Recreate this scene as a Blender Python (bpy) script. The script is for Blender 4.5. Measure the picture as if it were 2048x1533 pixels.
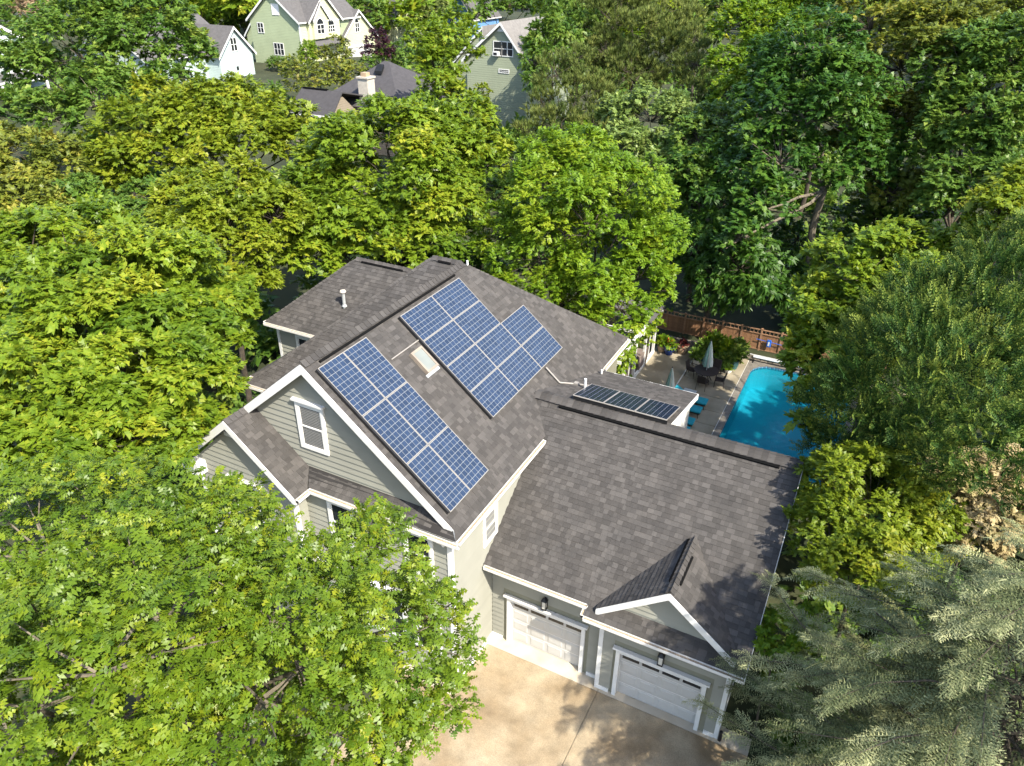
import bpy, math, random
import numpy as np
from mathutils import Vector, Matrix

for o in list(bpy.data.objects): bpy.data.objects.remove(o)
SC = bpy.context.scene
COL = SC.collection
rnd = random.Random(7)

# ------------------------------------------------------------------ camera
cam = bpy.data.cameras.new('camera'); camo = bpy.data.objects.new('camera', cam); COL.objects.link(camo)
yaw, pit, rol = math.radians(27.021), math.radians(-30.433), math.radians(.643)
fw = Vector((-math.sin(yaw)*math.cos(pit), math.cos(yaw)*math.cos(pit), math.sin(pit)))
r0 = Vector((math.cos(yaw), math.sin(yaw), 0)); u0 = r0.cross(fw)
rt = r0*math.cos(rol)+u0*math.sin(rol); up = u0*math.cos(rol)-r0*math.sin(rol)
camo.matrix_world = Matrix(((rt.x, up.x, -fw.x, 8.692), (rt.y, up.y, -fw.y, -15.729), (rt.z, up.z, -fw.z, 20.847), (0, 0, 0, 1)))
cam.sensor_width = 36; cam.lens = 36*1472.9/2048; cam.clip_end = 2000; cam.clip_start = .2
SC.camera = camo

# ------------------------------------------------------------------ sky, sun, exposure
SUN = Vector((2.1, -1.0, 2.4)).normalized()
w = bpy.data.worlds.new('World'); SC.world = w; w.use_nodes = True
nt = w.node_tree; bg = nt.nodes['Background']
sk = nt.nodes.new('ShaderNodeTexSky'); sk.sky_type = 'NISHITA'; sk.sun_disc = False
sk.sun_elevation = math.asin(SUN.z); sk.sun_rotation = math.atan2(SUN.x, SUN.y)
sk.air_density = 1.0; sk.dust_density = 1.5; sk.ozone_density = 1.0
nt.links.new(sk.outputs[0], bg.inputs[0]); bg.inputs[1].default_value = .15
sl = bpy.data.lights.new('sun', 'SUN'); sl.energy = 3.8; sl.angle = math.radians(.53); sl.color = (1, .93, .80)
so = bpy.data.objects.new('sun', sl); COL.objects.link(so)
so.rotation_euler = SUN.to_track_quat('Z', 'Y').to_euler(); so.location = (30, -20, 40)
vs = SC.view_settings; vs.view_transform = 'Standard'; vs.look = 'None'; vs.exposure = 1.55; vs.gamma = 1; vs.use_curve_mapping = False
cy = SC.cycles
cy.max_bounces = 7; cy.diffuse_bounces = 4; cy.glossy_bounces = 2; cy.transmission_bounces = 4; cy.transparent_max_bounces = 8
cy.caustics_reflective = False; cy.caustics_refractive = False

# ------------------------------------------------------------------ materials
def mat(name, col, rough=.7, var=.12, scale=3., bump=0., bscale=40., col2=None, orand=0., spec=.4, metal=0., attr=False, detail=4.):
    """noise-varied principled material; orand: brightness change per object, attr: per face (tint)"""
    m = bpy.data.materials.new(name); m.use_nodes = True
    n = m.node_tree.nodes; L = m.node_tree.links; b = n['Principled BSDF']
    b.inputs['Roughness'].default_value = rough; b.inputs['Specular IOR Level'].default_value = spec; b.inputs['Metallic'].default_value = metal
    tc = n.new('ShaderNodeTexCoord'); nz = n.new('ShaderNodeTexNoise')
    nz.inputs['Scale'].default_value = scale; nz.inputs['Detail'].default_value = detail
    L.new(tc.outputs['Object'], nz.inputs['Vector'])
    rp = n.new('ShaderNodeValToRGB'); L.new(nz.outputs[0], rp.inputs[0])
    c2 = col2 or tuple(c*(1+var) for c in col); c1 = col if col2 else tuple(c*(1-var) for c in col)
    rp.color_ramp.elements[0].position = .33; rp.color_ramp.elements[1].position = .67
    rp.color_ramp.elements[0].color = (*c1, 1); rp.color_ramp.elements[1].color = (*c2, 1)
    out = rp.outputs[0]
    if orand or attr:
        if attr:
            at = n.new('ShaderNodeAttribute'); at.attribute_name = 'tint'; fac = at.outputs['Fac']
        else:
            oi = n.new('ShaderNodeObjectInfo'); fac = oi.outputs['Random']
        mr = n.new('ShaderNodeMapRange'); L.new(fac, mr.inputs[0])
        k = orand or .3
        mr.inputs[3].default_value = 1-k; mr.inputs[4].default_value = 1+k
        mx = n.new('ShaderNodeVectorMath'); mx.operation = 'SCALE'
        L.new(out, mx.inputs[0]); L.new(mr.outputs[0], mx.inputs['Scale']); out = mx.outputs[0]
    L.new(out, b.inputs['Base Color'])
    if bump:
        n2 = n.new('ShaderNodeTexNoise'); n2.inputs['Scale'].default_value = bscale; n2.inputs['Detail'].default_value = 5
        L.new(tc.outputs['Object'], n2.inputs['Vector'])
        bp = n.new('ShaderNodeBump'); bp.inputs['Strength'].default_value = bump; bp.inputs['Distance'].default_value = .02
        L.new(n2.outputs[0], bp.inputs['Height']); L.new(bp.outputs[0], b.inputs['Normal'])
    return m

def leafmat(name, c0, c1, c2, trans=.35, rough=.45, spec=.32):
    m = bpy.data.materials.new(name); m.use_nodes = True
    n = m.node_tree.nodes; L = m.node_tree.links; b = n['Principled BSDF']
    at = n.new('ShaderNodeAttribute'); at.attribute_name = 'tint'
    rp = n.new('ShaderNodeValToRGB'); L.new(at.outputs['Fac'], rp.inputs[0])
    e = rp.color_ramp.elements; e[0].position = .05; e[0].color = (*c0, 1); e[1].position = .55; e[1].color = (*c1, 1)
    x = e.new(.95); x.color = (*c2, 1)
    L.new(rp.outputs[0], b.inputs['Base Color']); b.inputs['Roughness'].default_value = rough; b.inputs['Specular IOR Level'].default_value = spec
    tr = n.new('ShaderNodeBsdfTranslucent')
    hs = n.new('ShaderNodeHueSaturation'); hs.inputs['Value'].default_value = 1.25; hs.inputs['Hue'].default_value = .485
    L.new(rp.outputs[0], hs.inputs['Color']); L.new(hs.outputs[0], tr.inputs[0])
    ms = n.new('ShaderNodeMixShader'); ms.inputs[0].default_value = trans
    L.new(b.outputs[0], ms.inputs[1]); L.new(tr.outputs[0], ms.inputs[2])
    L.new(ms.outputs[0], n['Material Output'].inputs[0])
    return m

M = {}
M['shingle'] = mat('shingle', (.060, .056, .053), .9, .10, 1.3, .5, 260, col2=(.074, .068, .063), orand=.26, spec=.2)
M['shingle_f'] = mat('shingle_field', (.060, .056, .053), .9, .10, 1.3, .5, 260, col2=(.074, .068, .063), orand=.26, spec=.2, attr=True)
M['deck'] = mat('roof_deck', (.022, .02, .019), .95)
M['trim'] = mat('white_trim', (.62, .615, .59), .55, .04, 2)
M['gutter'] = mat('gutter', (.66, .64, .60), .5, .06, 6)
M['litter'] = mat('leaf_litter', (.20, .14, .085), .95, .4, 25, .8, 60, col2=(.40, .33, .24))
M['siding'] = mat('sage_siding', (.242, .240, .202), .7, .05, 1.2, .05, 90, orand=.03)
M['wallbase'] = mat('wall_base', (.19, .185, .135), .8, .05)
M['glass'] = mat('window_glass', (.018, .021, .024), .06, .1, 1, spec=.7)
M['skyglass'] = mat('skylight_glass', (.17, .185, .17), .35, .08, 2, spec=.35)
M['bronze'] = mat('skylight_frame', (.23, .19, .15), .5)
M['blind'] = mat('blind', (.17, .17, .165), .7, .05)
M['black'] = mat('black_metal', (.012, .012, .013), .5, .2)
M['vent'] = mat('ridge_vent_and_shadow', (.006, .006, .006), .9, spec=.05)  # near black: the shadow gap below the vents is in the colour
M['door'] = mat('door_white', (.42, .41, .385), .5, .03, 2)
M['pvc'] = mat('white_pipe', (.66, .66, .63), .45, .05)
M['galv'] = mat('galvanised', (.42, .44, .44), .4, .15, 8, metal=.3)
M['copper'] = mat('tarnished_cap', (.5, .45, .38), .5, .2)
M['cell'] = mat('solar_cell', (.020, .034, .066), .22, .16, 9, orand=.17, spec=.5)
M['cell_glancing'] = mat('glancing_solar_cell', (.010, .016, .035), .2, .16, 9, orand=.2, spec=.5)  # darker copy of the cell colour, glancing reflection painted in
M['back'] = mat('cell_backing', (.21, .22, .23), .4, .03)
M['alu'] = mat('panel_frame', (.26, .24, .215), .4, .05)
M['concrete'] = mat('driveway_concrete', (.205, .145, .08), .9, .1, .6, .5, 70, col2=(.35, .285, .19), detail=8)
def concrete():
    m = bpy.data.materials['driveway_concrete']; n = m.node_tree.nodes; L = m.node_tree.links; b = n['Principled BSDF']
    base = b.inputs['Base Color'].links[0].from_socket
    tc = n.new('ShaderNodeTexCoord'); out = base
    for scl, lo, hi, det in ((1.7, .72, 1.16, 7), (26, .80, 1.18, 3), (95, .80, 1.2, 2)):
        z = n.new('ShaderNodeTexNoise'); z.inputs['Scale'].default_value = scl; z.inputs['Detail'].default_value = det; z.inputs['Roughness'].default_value = .7
        L.new(tc.outputs['Object'], z.inputs['Vector'])
        r = n.new('ShaderNodeMapRange'); r.inputs[1].default_value = .3; r.inputs[2].default_value = .7; r.inputs[3].default_value = lo; r.inputs[4].default_value = hi; L.new(z.outputs[0], r.inputs[0])
        x = n.new('ShaderNodeVectorMath'); x.operation = 'SCALE'; L.new(out, x.inputs[0]); L.new(r.outputs[0], x.inputs['Scale']); out = x.outputs[0]
    L.new(out, b.inputs['Base Color'])
concrete()
M['apron'] = mat('apron_concrete', (.40, .34, .25), .9, .1, 1.2, .3, 80, col2=(.47, .42, .34))
M['deckc'] = mat('pool_deck_concrete', (.175, .147, .10), .9, .1, .9, .4, 60, col2=(.27, .235, .17), orand=.06, detail=7)
M['coping'] = mat('coping_stone', (.135, .122, .105), .85, .2, 4, .4, 50, orand=.12)
M['seam'] = mat('white_seam', (.55, .53, .48), .7)
M['tile'] = mat('water_line_tile', (.02, .05, .12), .25, .3, 12, col2=(.12, .2, .3))
M['basin'] = mat('pool_plaster', (.22, .58, .66), .8, .06, .8)
M['ground'] = mat('ground', (.016, .024, .007), .95, .2, .25, .8, 6, col2=(.038, .042, .016), detail=8)
M['wood'] = mat('cedar_board', (.20, .098, .046), .8, .25, 7, .3, 30, col2=(.27, .145, .075), orand=.16)
M['woodpost'] = mat('cedar_post', (.26, .145, .08), .8, .2, 7, .3, 30, orand=.08)
M['stone'] = mat('wall_stone', (.21, .18, .145), .9, .3, 5, .6, 20, orand=.3)
M['teal'] = mat('teal_cushion', (.01, .22, .27), .85, .1, 6)
M['iron'] = mat('brown_iron', (.028, .020, .018), .55, .2, 8)
M['umbg'] = mat('umbrella_green', (.12, .22, .19), .9, .1)
M['umbw'] = mat('umbrella_white', (.55, .56, .50), .9, .1)
M['bluepot'] = mat('blue_pot', (.012, .035, .16), .25, .2)
M['tanpot'] = mat('tan_pot', (.34, .25, .16), .8, .1)
M['tealpot'] = mat('green_pot', (.04, .11, .11), .5, .1)
M['whitepot'] = mat('white_pot', (.55, .53, .47), .6, .05)
M['soil'] = mat('soil', (.03, .018, .01), .95)
M['bluefloat'] = mat('blue_plastic', (.006, .09, .42), .4, .1)
M['steel'] = mat('pale_tube', (.5, .52, .53), .35, .05)
M['rust'] = mat('rusty_iron', (.10, .05, .03), .8, .3, 9)
M['bark'] = mat('bark', (.06, .048, .035), .95, .3, 6, .6, 18)
M['palebark'] = mat('pale_bark', (.13, .11, .08), .95, .3, 6, .6, 18)
M['shadewall'] = mat('shaded_panel', (.16, .125, .11), .8)  # brown tone holds the shade on the porch wall

def stripes(name, col, period=.2, k=.8):
    m = mat(name, col, .75, .05, .8)
    n = m.node_tree.nodes; L = m.node_tree.links
    tc = n.new('ShaderNodeTexCoord'); sx = n.new('ShaderNodeSeparateXYZ'); L.new(tc.outputs['Object'], sx.inputs[0])
    d = n.new('ShaderNodeMath'); d.operation = 'DIVIDE'; d.inputs[1].default_value = period; L.new(sx.outputs[2], d.inputs[0])
    f = n.new('ShaderNodeMath'); f.operation = 'FRACT'; L.new(d.outputs[0], f.inputs[0])
    bp = n.new('ShaderNodeBump'); bp.inputs['Strength'].default_value = k; bp.inputs['Distance'].default_value = .05; bp.invert = True
    L.new(f.outputs[0], bp.inputs['Height']); L.new(bp.outputs[0], n['Principled BSDF'].inputs['Normal'])
    return m
M['greenside'] = stripes('green_lap_siding', (.255, .295, .18))
M['creamside'] = stripes('cream_lap_siding', (.42, .43, .27))
M['greyside'] = stripes('grey_green_lap_siding', (.215, .24, .165), .24)
M['iceside'] = stripes('pale_blue_lap_siding', (.33, .40, .38))
M['tanside'] = stripes('tan_lap_siding', (.20, .165, .12))
M['blueside'] = stripes('blue_lap_siding', (.10, .22, .42))
M['farroof'] = mat('far_roof', (.085, .08, .078), .95, .12, 3, .4, 30)
M['farroofdark'] = mat('dark_far_roof', (.05, .047, .05), .95, .12, 3, .4, 30)
M['farrooftan'] = mat('tan_far_roof', (.165, .155, .145), .95, .12, 3, .4, 30)
M['brick'] = mat('chimney_pale', (.42, .38, .32), .9, .1, 5)

M['oak'] = leafmat('oak_leaf', (.055, .115, .008), (.140, .215, .012), (.30, .33, .022), .42, .42, .38)
M['maple'] = leafmat('maple_leaf', (0.068, 0.135, 0.011), (0.169, 0.250, 0.016), (0.338, 0.351, 0.027), .42)
M['crape'] = leafmat('crape_leaf', (0.069, 0.150, 0.010), (0.169, 0.275, 0.015), (0.312, 0.362, 0.025), .45)
M['yellow'] = leafmat('yellow_green_leaf', (.08, .135, .010), (.19, .25, .016), (.31, .31, .026), .42)
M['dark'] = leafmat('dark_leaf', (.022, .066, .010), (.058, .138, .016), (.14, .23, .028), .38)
M['mid'] = leafmat('mid_green_leaf', (0.042, 0.101, 0.014), (0.109, 0.193, 0.025), (0.224, 0.280, 0.042), .38)
M['olive'] = leafmat('olive_leaf', (0.068, 0.095, 0.014), (0.162, 0.196, 0.024), (0.338, 0.297, 0.047), .35)
M['pale'] = leafmat('pale_leaf', (0.078, 0.130, 0.026), (0.182, 0.260, 0.058), (0.351, 0.416, 0.117), .36)
M['pine'] = leafmat('pine_needle', (.045, .075, .016), (.125, .16, .034), (.26, .27, .07), .25, .6, .2)
M['ley'] = leafmat('leyland_spray', (.010, .034, .007), (.034, .078, .012), (.17, .215, .034), .25, .6, .18)
M['cedar'] = leafmat('cedar_spray', (.055, .080, .032), (.19, .215, .100), (.47, .47, .235), .28, .6, .2)
M['plum'] = leafmat('plum_leaf', (.020, .008, .012), (.05, .018, .026), (.11, .045, .05), .25)
M['cream'] = leafmat('cream_blossom', (.12, .13, .03), (.40, .32, .16), (.58, .48, .29), .3, .7, .2)
M['dry'] = leafmat('brown_twig', (.16, .10, .06), (.26, .18, .11), (.30, .26, .10), .2, .8, .1)
M['wine'] = leafmat('wine_leaf', (.03, .006, .008), (.08, .015, .015), (.16, .03, .02), .2)
M['redflower'] = leafmat('red_bloom', (.3, .02, .01), (.45, .05, .015), (.55, .12, .03), .3)

# ------------------------------------------------------------------ object helpers
def tag(o, label=None, cat=None, group=None, kind=None):
    if label: o['label'] = label
    if cat: o['category'] = cat
    if group: o['group'] = group
    if kind: o['kind'] = kind
    return o
def thing(name, label, cat, loc=(0, 0, 0), group=None, rz=0.):
    o = bpy.data.objects.new(name, None); COL.objects.link(o); o.location = loc; o.rotation_euler = (0, 0, rz)
    o.empty_display_size = .2
    return tag(o, label, cat, group)
def link(name, me, parent=None, loc=None):
    o = bpy.data.objects.new(name, me); COL.objects.link(o)
    if parent: o.parent = parent
    if loc: o.location = loc
    return o
def copy_tree(o, parent=None):
    c = o.copy(); COL.objects.link(c)
    if parent: c.parent = parent
    for ch in list(o.children): copy_tree(ch, c)
    return c

class MB:
    def __init__(s): s.v = []; s.f = []; s.mi = []; s.t = []
    def add(s, vs, fs, mi=0, t=.5):
        n = len(s.v); s.v += [tuple(map(float, x)) for x in vs]
        for f in fs: s.f.append([i+n for i in f]); s.mi.append(mi); s.t.append(t)
        return s
    def box(s, x0, x1, y0, y1, z0, z1, mi=0):
        return s.add([(x, y, z) for z in (z0, z1) for y in (y0, y1) for x in (x0, x1)],
                     [(0, 2, 3, 1), (4, 5, 7, 6), (0, 1, 5, 4), (2, 6, 7, 3), (0, 4, 6, 2), (1, 3, 7, 5)], mi)
    def obox(s, c, ax, ay, az, mi=0):
        """box from corner c with edge vectors ax, ay, az"""
        c, ax, ay, az = map(Vector, (c, ax, ay, az))
        return s.add([c+ax*i+ay*j+az*k for k in (0, 1) for j in (0, 1) for i in (0, 1)],
                     [(0, 2, 3, 1), (4, 5, 7, 6), (0, 1, 5, 4), (2, 6, 7, 3), (0, 4, 6, 2), (1, 3, 7, 5)], mi)
    def slab(s, pts, d, mtop=0, mside=0, mbot=0):
        """polygon pts extruded by vector d (away from its outside face)"""
        n = len(pts); d = Vector(d); a = [Vector(p) for p in pts]; b = [p+d for p in a]
        s.add(a+b, [tuple(range(n))], mtop)
        k = len(s.v)-2*n
        s.f.append([k+n+i for i in reversed(range(n))]); s.mi.append(mbot); s.t.append(.5)
        for i in range(n):
            j = (i+1) % n; s.f.append([k+i, k+n+i, k+n+j, k+j]); s.mi.append(mside); s.t.append(.5)
        return s
    def tube(s, p0, p1, r0, r1=None, n=6, cap=True, mi=0):
        p0, p1 = Vector(p0), Vector(p1); r1 = r0 if r1 is None else r1
        d = (p1-p0).normalized(); a = d.orthogonal().normalized(); b = d.cross(a)
        vs = [p+(a*math.cos(2*math.pi*i/n)+b*math.sin(2*math.pi*i/n))*r for p, r in ((p0, r0), (p1, r1)) for i in range(n)]
        fs = [(i, (i+1) % n, n+(i+1) % n, n+i) for i in range(n)]
        if cap: fs += [tuple(reversed(range(n))), tuple(range(n, 2*n))]
        return s.add(vs, fs, mi)
    def path(s, pts, r, n=6, mi=0):
        for a, b in zip(pts, pts[1:]): s.tube(a, b, r, r, n, True, mi)
        return s
    def lathe(s, c, prof, n=16, mi=0, flute=0.):
        c = Vector(c); vs = []
        for r, z in prof:
            for i in range(n):
                k = r*(1+flute*(1 if i % 2 else -1)); vs.append(c+Vector((k*math.cos(2*math.pi*i/n), k*math.sin(2*math.pi*i/n), z)))
        fs = [(j*n+i, j*n+(i+1) % n, (j+1)*n+(i+1) % n, (j+1)*n+i) for j in range(len(prof)-1) for i in range(n)]
        fs += [tuple(reversed(range(n))), tuple(range((len(prof)-1)*n, len(prof)*n))]
        return s.add(vs, fs, mi)
    def mesh(s, name, mats, smooth=False, tint=False):
        me = bpy.data.meshes.new(name); me.from_pydata(s.v, [], s.f); me.update()
        for m in (mats if isinstance(mats, (list, tuple)) else [mats]): me.materials.append(M[m])
        if any(s.mi): me.polygons.foreach_set('material_index', s.mi)
        if smooth: me.polygons.foreach_set('use_smooth', [True]*len(me.polygons))
        if tint:
            a = me.attributes.new('tint', 'FLOAT', 'FACE'); a.data.foreach_set('value', s.t)
        return me
    def build(s, name, mats, parent=None, loc=None, smooth=False, tint=False):
        return link(name, s.mesh(name, mats, smooth, tint), parent, loc)

def fix_normals(me):
    import bmesh
    bm = bmesh.new(); bm.from_mesh(me); bmesh.ops.recalc_face_normals(bm, faces=bm.faces); bm.to_mesh(me); bm.free()

# ------------------------------------------------------------------ courses of shingles or boards on a sloping or upright polygon
def frame_of(poly, hint=None):
    p = [Vector(q) for q in poly]
    n = Vector((0, 0, 0))
    for i in range(len(p)):
        a, b = p[i]-p[0], p[(i+1) % len(p)]-p[0]; n += a.cross(b)
    n.normalize()
    if hint is not None:
        if n.dot(Vector(hint)) < 0: n = -n
    elif n.z < 0: n = -n
    v = (Vector((0, 0, -1))-n*(-n.z)).normalized(); u = v.cross(n).normalized()
    return p[0], u, v, n
def clip(poly, a, b, c):
    """keep the points with a*u+b*v<=c"""
    out = []
    for i in range(len(poly)):
        p, q = poly[i], poly[(i+1) % len(poly)]
        dp, dq = a*p[0]+b*p[1]-c, a*q[0]+b*q[1]-c
        if dp <= 0: out.append(p)
        if dp*dq < 0:
            t = dp/(dp-dq); out.append((p[0]+(q[0]-p[0])*t, p[1]+(q[1]-p[1])*t))
    return out
def courses(poly, expo, widths, lo=.003, hi=.016, jit=.004, seed=1, hint=None, vbase=None):
    """pieces laid in rows from the eave up: list of (outline uv, v0, lift_bottom, full, o, u, v, n)"""
    R = random.Random(seed)
    o, u, v, n = frame_of(poly, hint)
    P2 = [((Vector(q)-o).dot(u), (Vector(q)-o).dot(v)) for q in poly]
    area = sum(P2[i][0]*P2[(i+1) % len(P2)][1]-P2[(i+1) % len(P2)][0]*P2[i][1] for i in range(len(P2)))
    if area < 0: P2 = P2[::-1]
    vmax = max(q[1] for q in P2) if vbase is None else vbase
    vmin = min(q[1] for q in P2); umin = min(q[0] for q in P2); umax = max(q[0] for q in P2)
    res = []; k = 0
    while vmax-k*expo > vmin:
        v1 = vmax-k*expo; v0 = v1-expo; x = umin-R.random()*max(widths) if len(widths) > 1 else umin; k += 1
        while x < umax:
            wd = R.choice(widths) if len(widths) > 1 else umax-umin+.001
            pc = P2
            for a, b, c in ((-1, 0, -x), (1, 0, x+wd-.004*(len(widths) > 1)), (0, -1, -v0), (0, 1, v1)):
                pc = clip(pc, a, b, c)
                if len(pc) < 3: break
            if len(pc) >= 3:
                ar = abs(sum(pc[i][0]*pc[(i+1) % len(pc)][1]-pc[(i+1) % len(pc)][0]*pc[i][1] for i in range(len(pc))))/2
                if ar > .0008: res.append((pc, v0, hi+R.uniform(-jit, jit), ar > .97*wd*expo, wd, lo, expo, o, u, v, n))
            x += wd
    return res
def piece_geo(p, mb, t=.5):
    pc, v0, hi, full, wd, lo, expo, o, u, v, n = p
    k = len(pc)
    top = [o+u*a+v*b+n*(lo+(hi-lo)*(b-v0)/expo) for a, b in pc]; bot = [o+u*a+v*b for a, b in pc]
    fs = [tuple(range(k))]+[(i, k+i, k+(i+1) % k, (i+1) % k) for i in range(k)]
    mb.add(top+bot, fs, 0, t)
# ================================================================== ground
def ground_z(x, y):
    pts = GPTS; num = den = 0.
    for a, b, z, wt in pts:
        d = ((x-a)**2+(y-b)**2+4.)
        k = wt/d**1.5; num += k*z; den += k
    return num/den
GPTS = [(x, y, -.06, 3) for x in (-18, -8, 0, 8, 16) for y in (-14, -4, 6, 16, 27)] + [
    (-70, 76, 6.6, 1.5), (-62, 66, 6.2, 1), (-76, 60, 6.0, 1.5), (-76, 34, 8, 1.5), (-34, 66, 2.6, 1.5), (-34, 45, 4.0, 1.5), (-26, 46, 2.5, 1), (-74, 105, 5.5, 1),
    (-72, 119, 5.0, 1), (0, 60, 1.2, 1), (25, 60, 1.5, 1), (25, 25, .3, 1), (-20, 34, 1.5, 1), (-36, 20, 3.2, 1), (-45, 4, 4, 1), (-55, 25, 6.5, 1), (30, 100, 3, 1), (-20, 110, 3, 1),
    (-120, 60, 9, 1.5), (-100, 140, 7, 2), (-30, 170, 6, 2), (60, 160, 6, 2), (-160, 200, 9, 3), (0, 260, 8, 3), (140, 120, 5, 3), (0, -60, -1, 3), (-60, -40, 3, 2), (60, -20, 0, 2)]
PX0, PX1, PY0, PY1 = 4.10, 9.60, 12.6, 24.75          # pool outline
def spaced(a, b, n): return [a+(b-a)*i/n for i in range(n)]
gx = spaced(-330, -120, 10)+spaced(-120, -20, 40)+spaced(-20, PX0-.15, 16)+[PX0-.15]+spaced(PX0+1.5, PX1, 3)+[PX1+.15]+spaced(PX1+2, 60, 20)+spaced(60, 260, 9)+[260]
gy = spaced(-120, -15, 10)+spaced(-15, PY0-.15, 14)+[PY0-.15]+spaced(PY0+2, PY1, 5)+[PY1+.15]+spaced(PY1+2, 130, 48)+spaced(130, 420, 12)+[420]
gx = sorted(set(gx)); gy = sorted(set(gy))
mb = MB(); nx = len(gx)
near = lambda x, y: -17 < x < 18 and -14 < y < 27
for y in gy:
    for x in gx: mb.v.append((x, y, -.06 if near(x, y) else ground_z(x, y)))
for j in range(len(gy)-1):
    for i in range(nx-1):
        if PX0-.2 <= gx[i] and gx[i+1] <= PX1+.2 and PY0-.2 <= gy[j] and gy[j+1] <= PY1+.2: continue
        mb.f.append([j*nx+i, j*nx+i+1, (j+1)*nx+i+1, (j+1)*nx+i]); mb.mi.append(0); mb.t.append(.5)
tag(mb.build('ground', 'ground', smooth=True), kind='structure')

# ---- driveway: slabs with open joints
drive = tag(MB().box(-2.0, 9.0, -12.0, .2, -.055, -.045).build('driveway', 'apron'), kind='structure')
for x0, x1, y0, y1, mm in ((.02, 4.165, -12, -.47, 'concrete'), (4.185, 9.0, -12, -.47, 'concrete'), (-2.0, 0, -12, -2.8, 'concrete'),
                           (.02, 4.15, -.455, .2, 'apron'), (4.165, 8.2, -.455, .2, 'apron')):
    MB().box(x0, x1, y0, y1, -.044, 0).build('concrete_slab', mm, drive)

# ---- pool deck: slabs, white seam, low stone wall
deck = tag(MB().box(-1.7, PX0-.36, 10, 25.0, -.058, -.05).build('pool_deck', 'deckc'), kind='structure')
ys = [10, 12.2, 13.8, 15.4, 16.9, 18.28, 19.72, 21.2, 22.75, 24.98]
for a, b in zip(ys, ys[1:]): MB().box(.80, PX0-.38, a+.016, b-.016, -.049, 0).build('concrete_slab', 'deckc', deck)
for a, b in ((10, 14), (14, 19.7), (19.7, 24.98)): MB().box(-1.7, .72, a+.006, b-.006, -.049, 0).build('concrete_slab', 'deckc', deck)
MB().box(PX0-.36, PX1+3, PY1+.35, 25.0, -.049, 0).build('concrete_slab', 'deckc', deck)
MB().box(PX0-.372, PX0-.345, 12.3, 24.9, -.049, .012).build('joint_strip', 'seam', deck)
MB().box(.73, .79, 12, 24.98, -.049, .006).build('joint_strip', 'seam', deck)

# ---- pool: basin, water, coping stones, tile band
def rrect(x0, x1, y0, y1, r, n=8):
    pts = []
    for cx, cy_, a0 in ((x1-r, y1-r, 0), (x0+r, y1-r, 90), (x0+r, y0+r, 180), (x1-r, y0+r, 270)):
        for i in range(n+1):
            a = math.radians(a0+90*i/n); pts.append((cx+r*math.cos(a), cy_+r*math.sin(a)))
    return pts
inn = rrect(PX0, PX1, PY0, PY1, 1.15); outp = rrect(PX0-.34, PX1+.34, PY0-.34, PY1+.34, .5)
N = len(inn)
mb = MB(); mb.add([(x, y, 0) for x, y in inn]+[(x, y, -1.5) for x, y in inn], [(i, N+i, N+(i+1) % N, (i+1) % N) for i in range(N)]+[tuple(range(N, 2*N))])
basin = tag(mb.build('pool_basin', 'basin'), kind='structure')
mb = MB()
for i in range(N):                                            # water line tiles
    (ax, ay), (bx, by) = inn[i], inn[(i+1) % N]; L_ = math.hypot(bx-ax, by-ay); k = max(1, int(L_/.15)); nx_, ny_ = -(by-ay)/L_*.006, (bx-ax)/L_*.006
    for j in range(k):
        t0, t1 = (j+.06)/k, (j+.94)/k
        q = [(ax+(bx-ax)*t+nx_, ay+(by-ay)*t+ny_) for t in (t0, t1)]
        mb.add([(*q[0], -.20), (*q[1], -.20), (*q[1], -.015), (*q[0], -.015)], [(0, 1, 2, 3)])
tl = mb.build('tile_band', 'tile', basin); tl['kind'] = 'stuff'
cop = tag(MB().add([(x, y, -.03) for x, y in inn]+[(x, y, -.03) for x, y in outp], [(i, (i+1) % N, N+(i+1) % N, N+i) for i in range(N)]).build('pool_coping', 'deck'), kind='structure')
def coping_piece(a, b, c, d):
    MB().slab([(*a, .02), (*b, .02), (*c, .02), (*d, .02)], (0, 0, -.045)).build('coping_stone', 'coping', cop)
for i in range(N):
    (ax, ay), (bx, by) = inn[i], inn[(i+1) % N]; (cx, cy_), (dx, dy) = outp[i], outp[(i+1) % N]
    L_ = math.hypot(bx-ax, by-ay); k = max(1, round(L_/.62)) if i % 9 == 8 else 1
    if i % 9 != 8 and (i % 9) % 2: continue
    if i % 9 != 8:
        (bx, by), (dx, dy) = inn[(i+2) % N], outp[(i+2) % N]; 
    for j in range(k):
        g = .008; t0, t1 = j/k+g/2/max(L_, .3), (j+1)/k-g/2/max(L_, .3)
        lp = lambda p, q, t: (p[0]+(q[0]-p[0])*t, p[1]+(q[1]-p[1])*t)
        coping_piece(lp((ax, ay), (bx, by), t0), lp((ax, ay), (bx, by), t1), lp((cx, cy_), (dx, dy), t1), lp((cx, cy_), (dx, dy), t0))
wm = bpy.data.materials.new('pool_water'); wm.use_nodes = True; M['water'] = wm
n = wm.node_tree.nodes; L = wm.node_tree.links; n.remove(n['Principled BSDF'])
tp = n.new('ShaderNodeBsdfTransparent'); tp.inputs[0].default_value = (.26, .80, .90, 1)
df = n.new('ShaderNodeBsdfDiffuse'); df.inputs[0].default_value = (.005, .20, .27, 1)
gl = n.new('ShaderNodeBsdfGlossy'); gl.inputs['Roughness'].default_value = .04
fr_ = n.new('ShaderNodeFresnel'); fr_.inputs[0].default_value = 1.33
tc = n.new('ShaderNodeTexCoord'); nz = n.new('ShaderNodeTexNoise'); nz.inputs['Scale'].default_value = 5; nz.inputs['Detail'].default_value = 3
bp = n.new('ShaderNodeBump'); bp.inputs['Strength'].default_value = .3; bp.inputs['Distance'].default_value = .05
L.new(tc.outputs['Object'], nz.inputs['Vector']); L.new(nz.outputs[0], bp.inputs['Height'])
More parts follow.
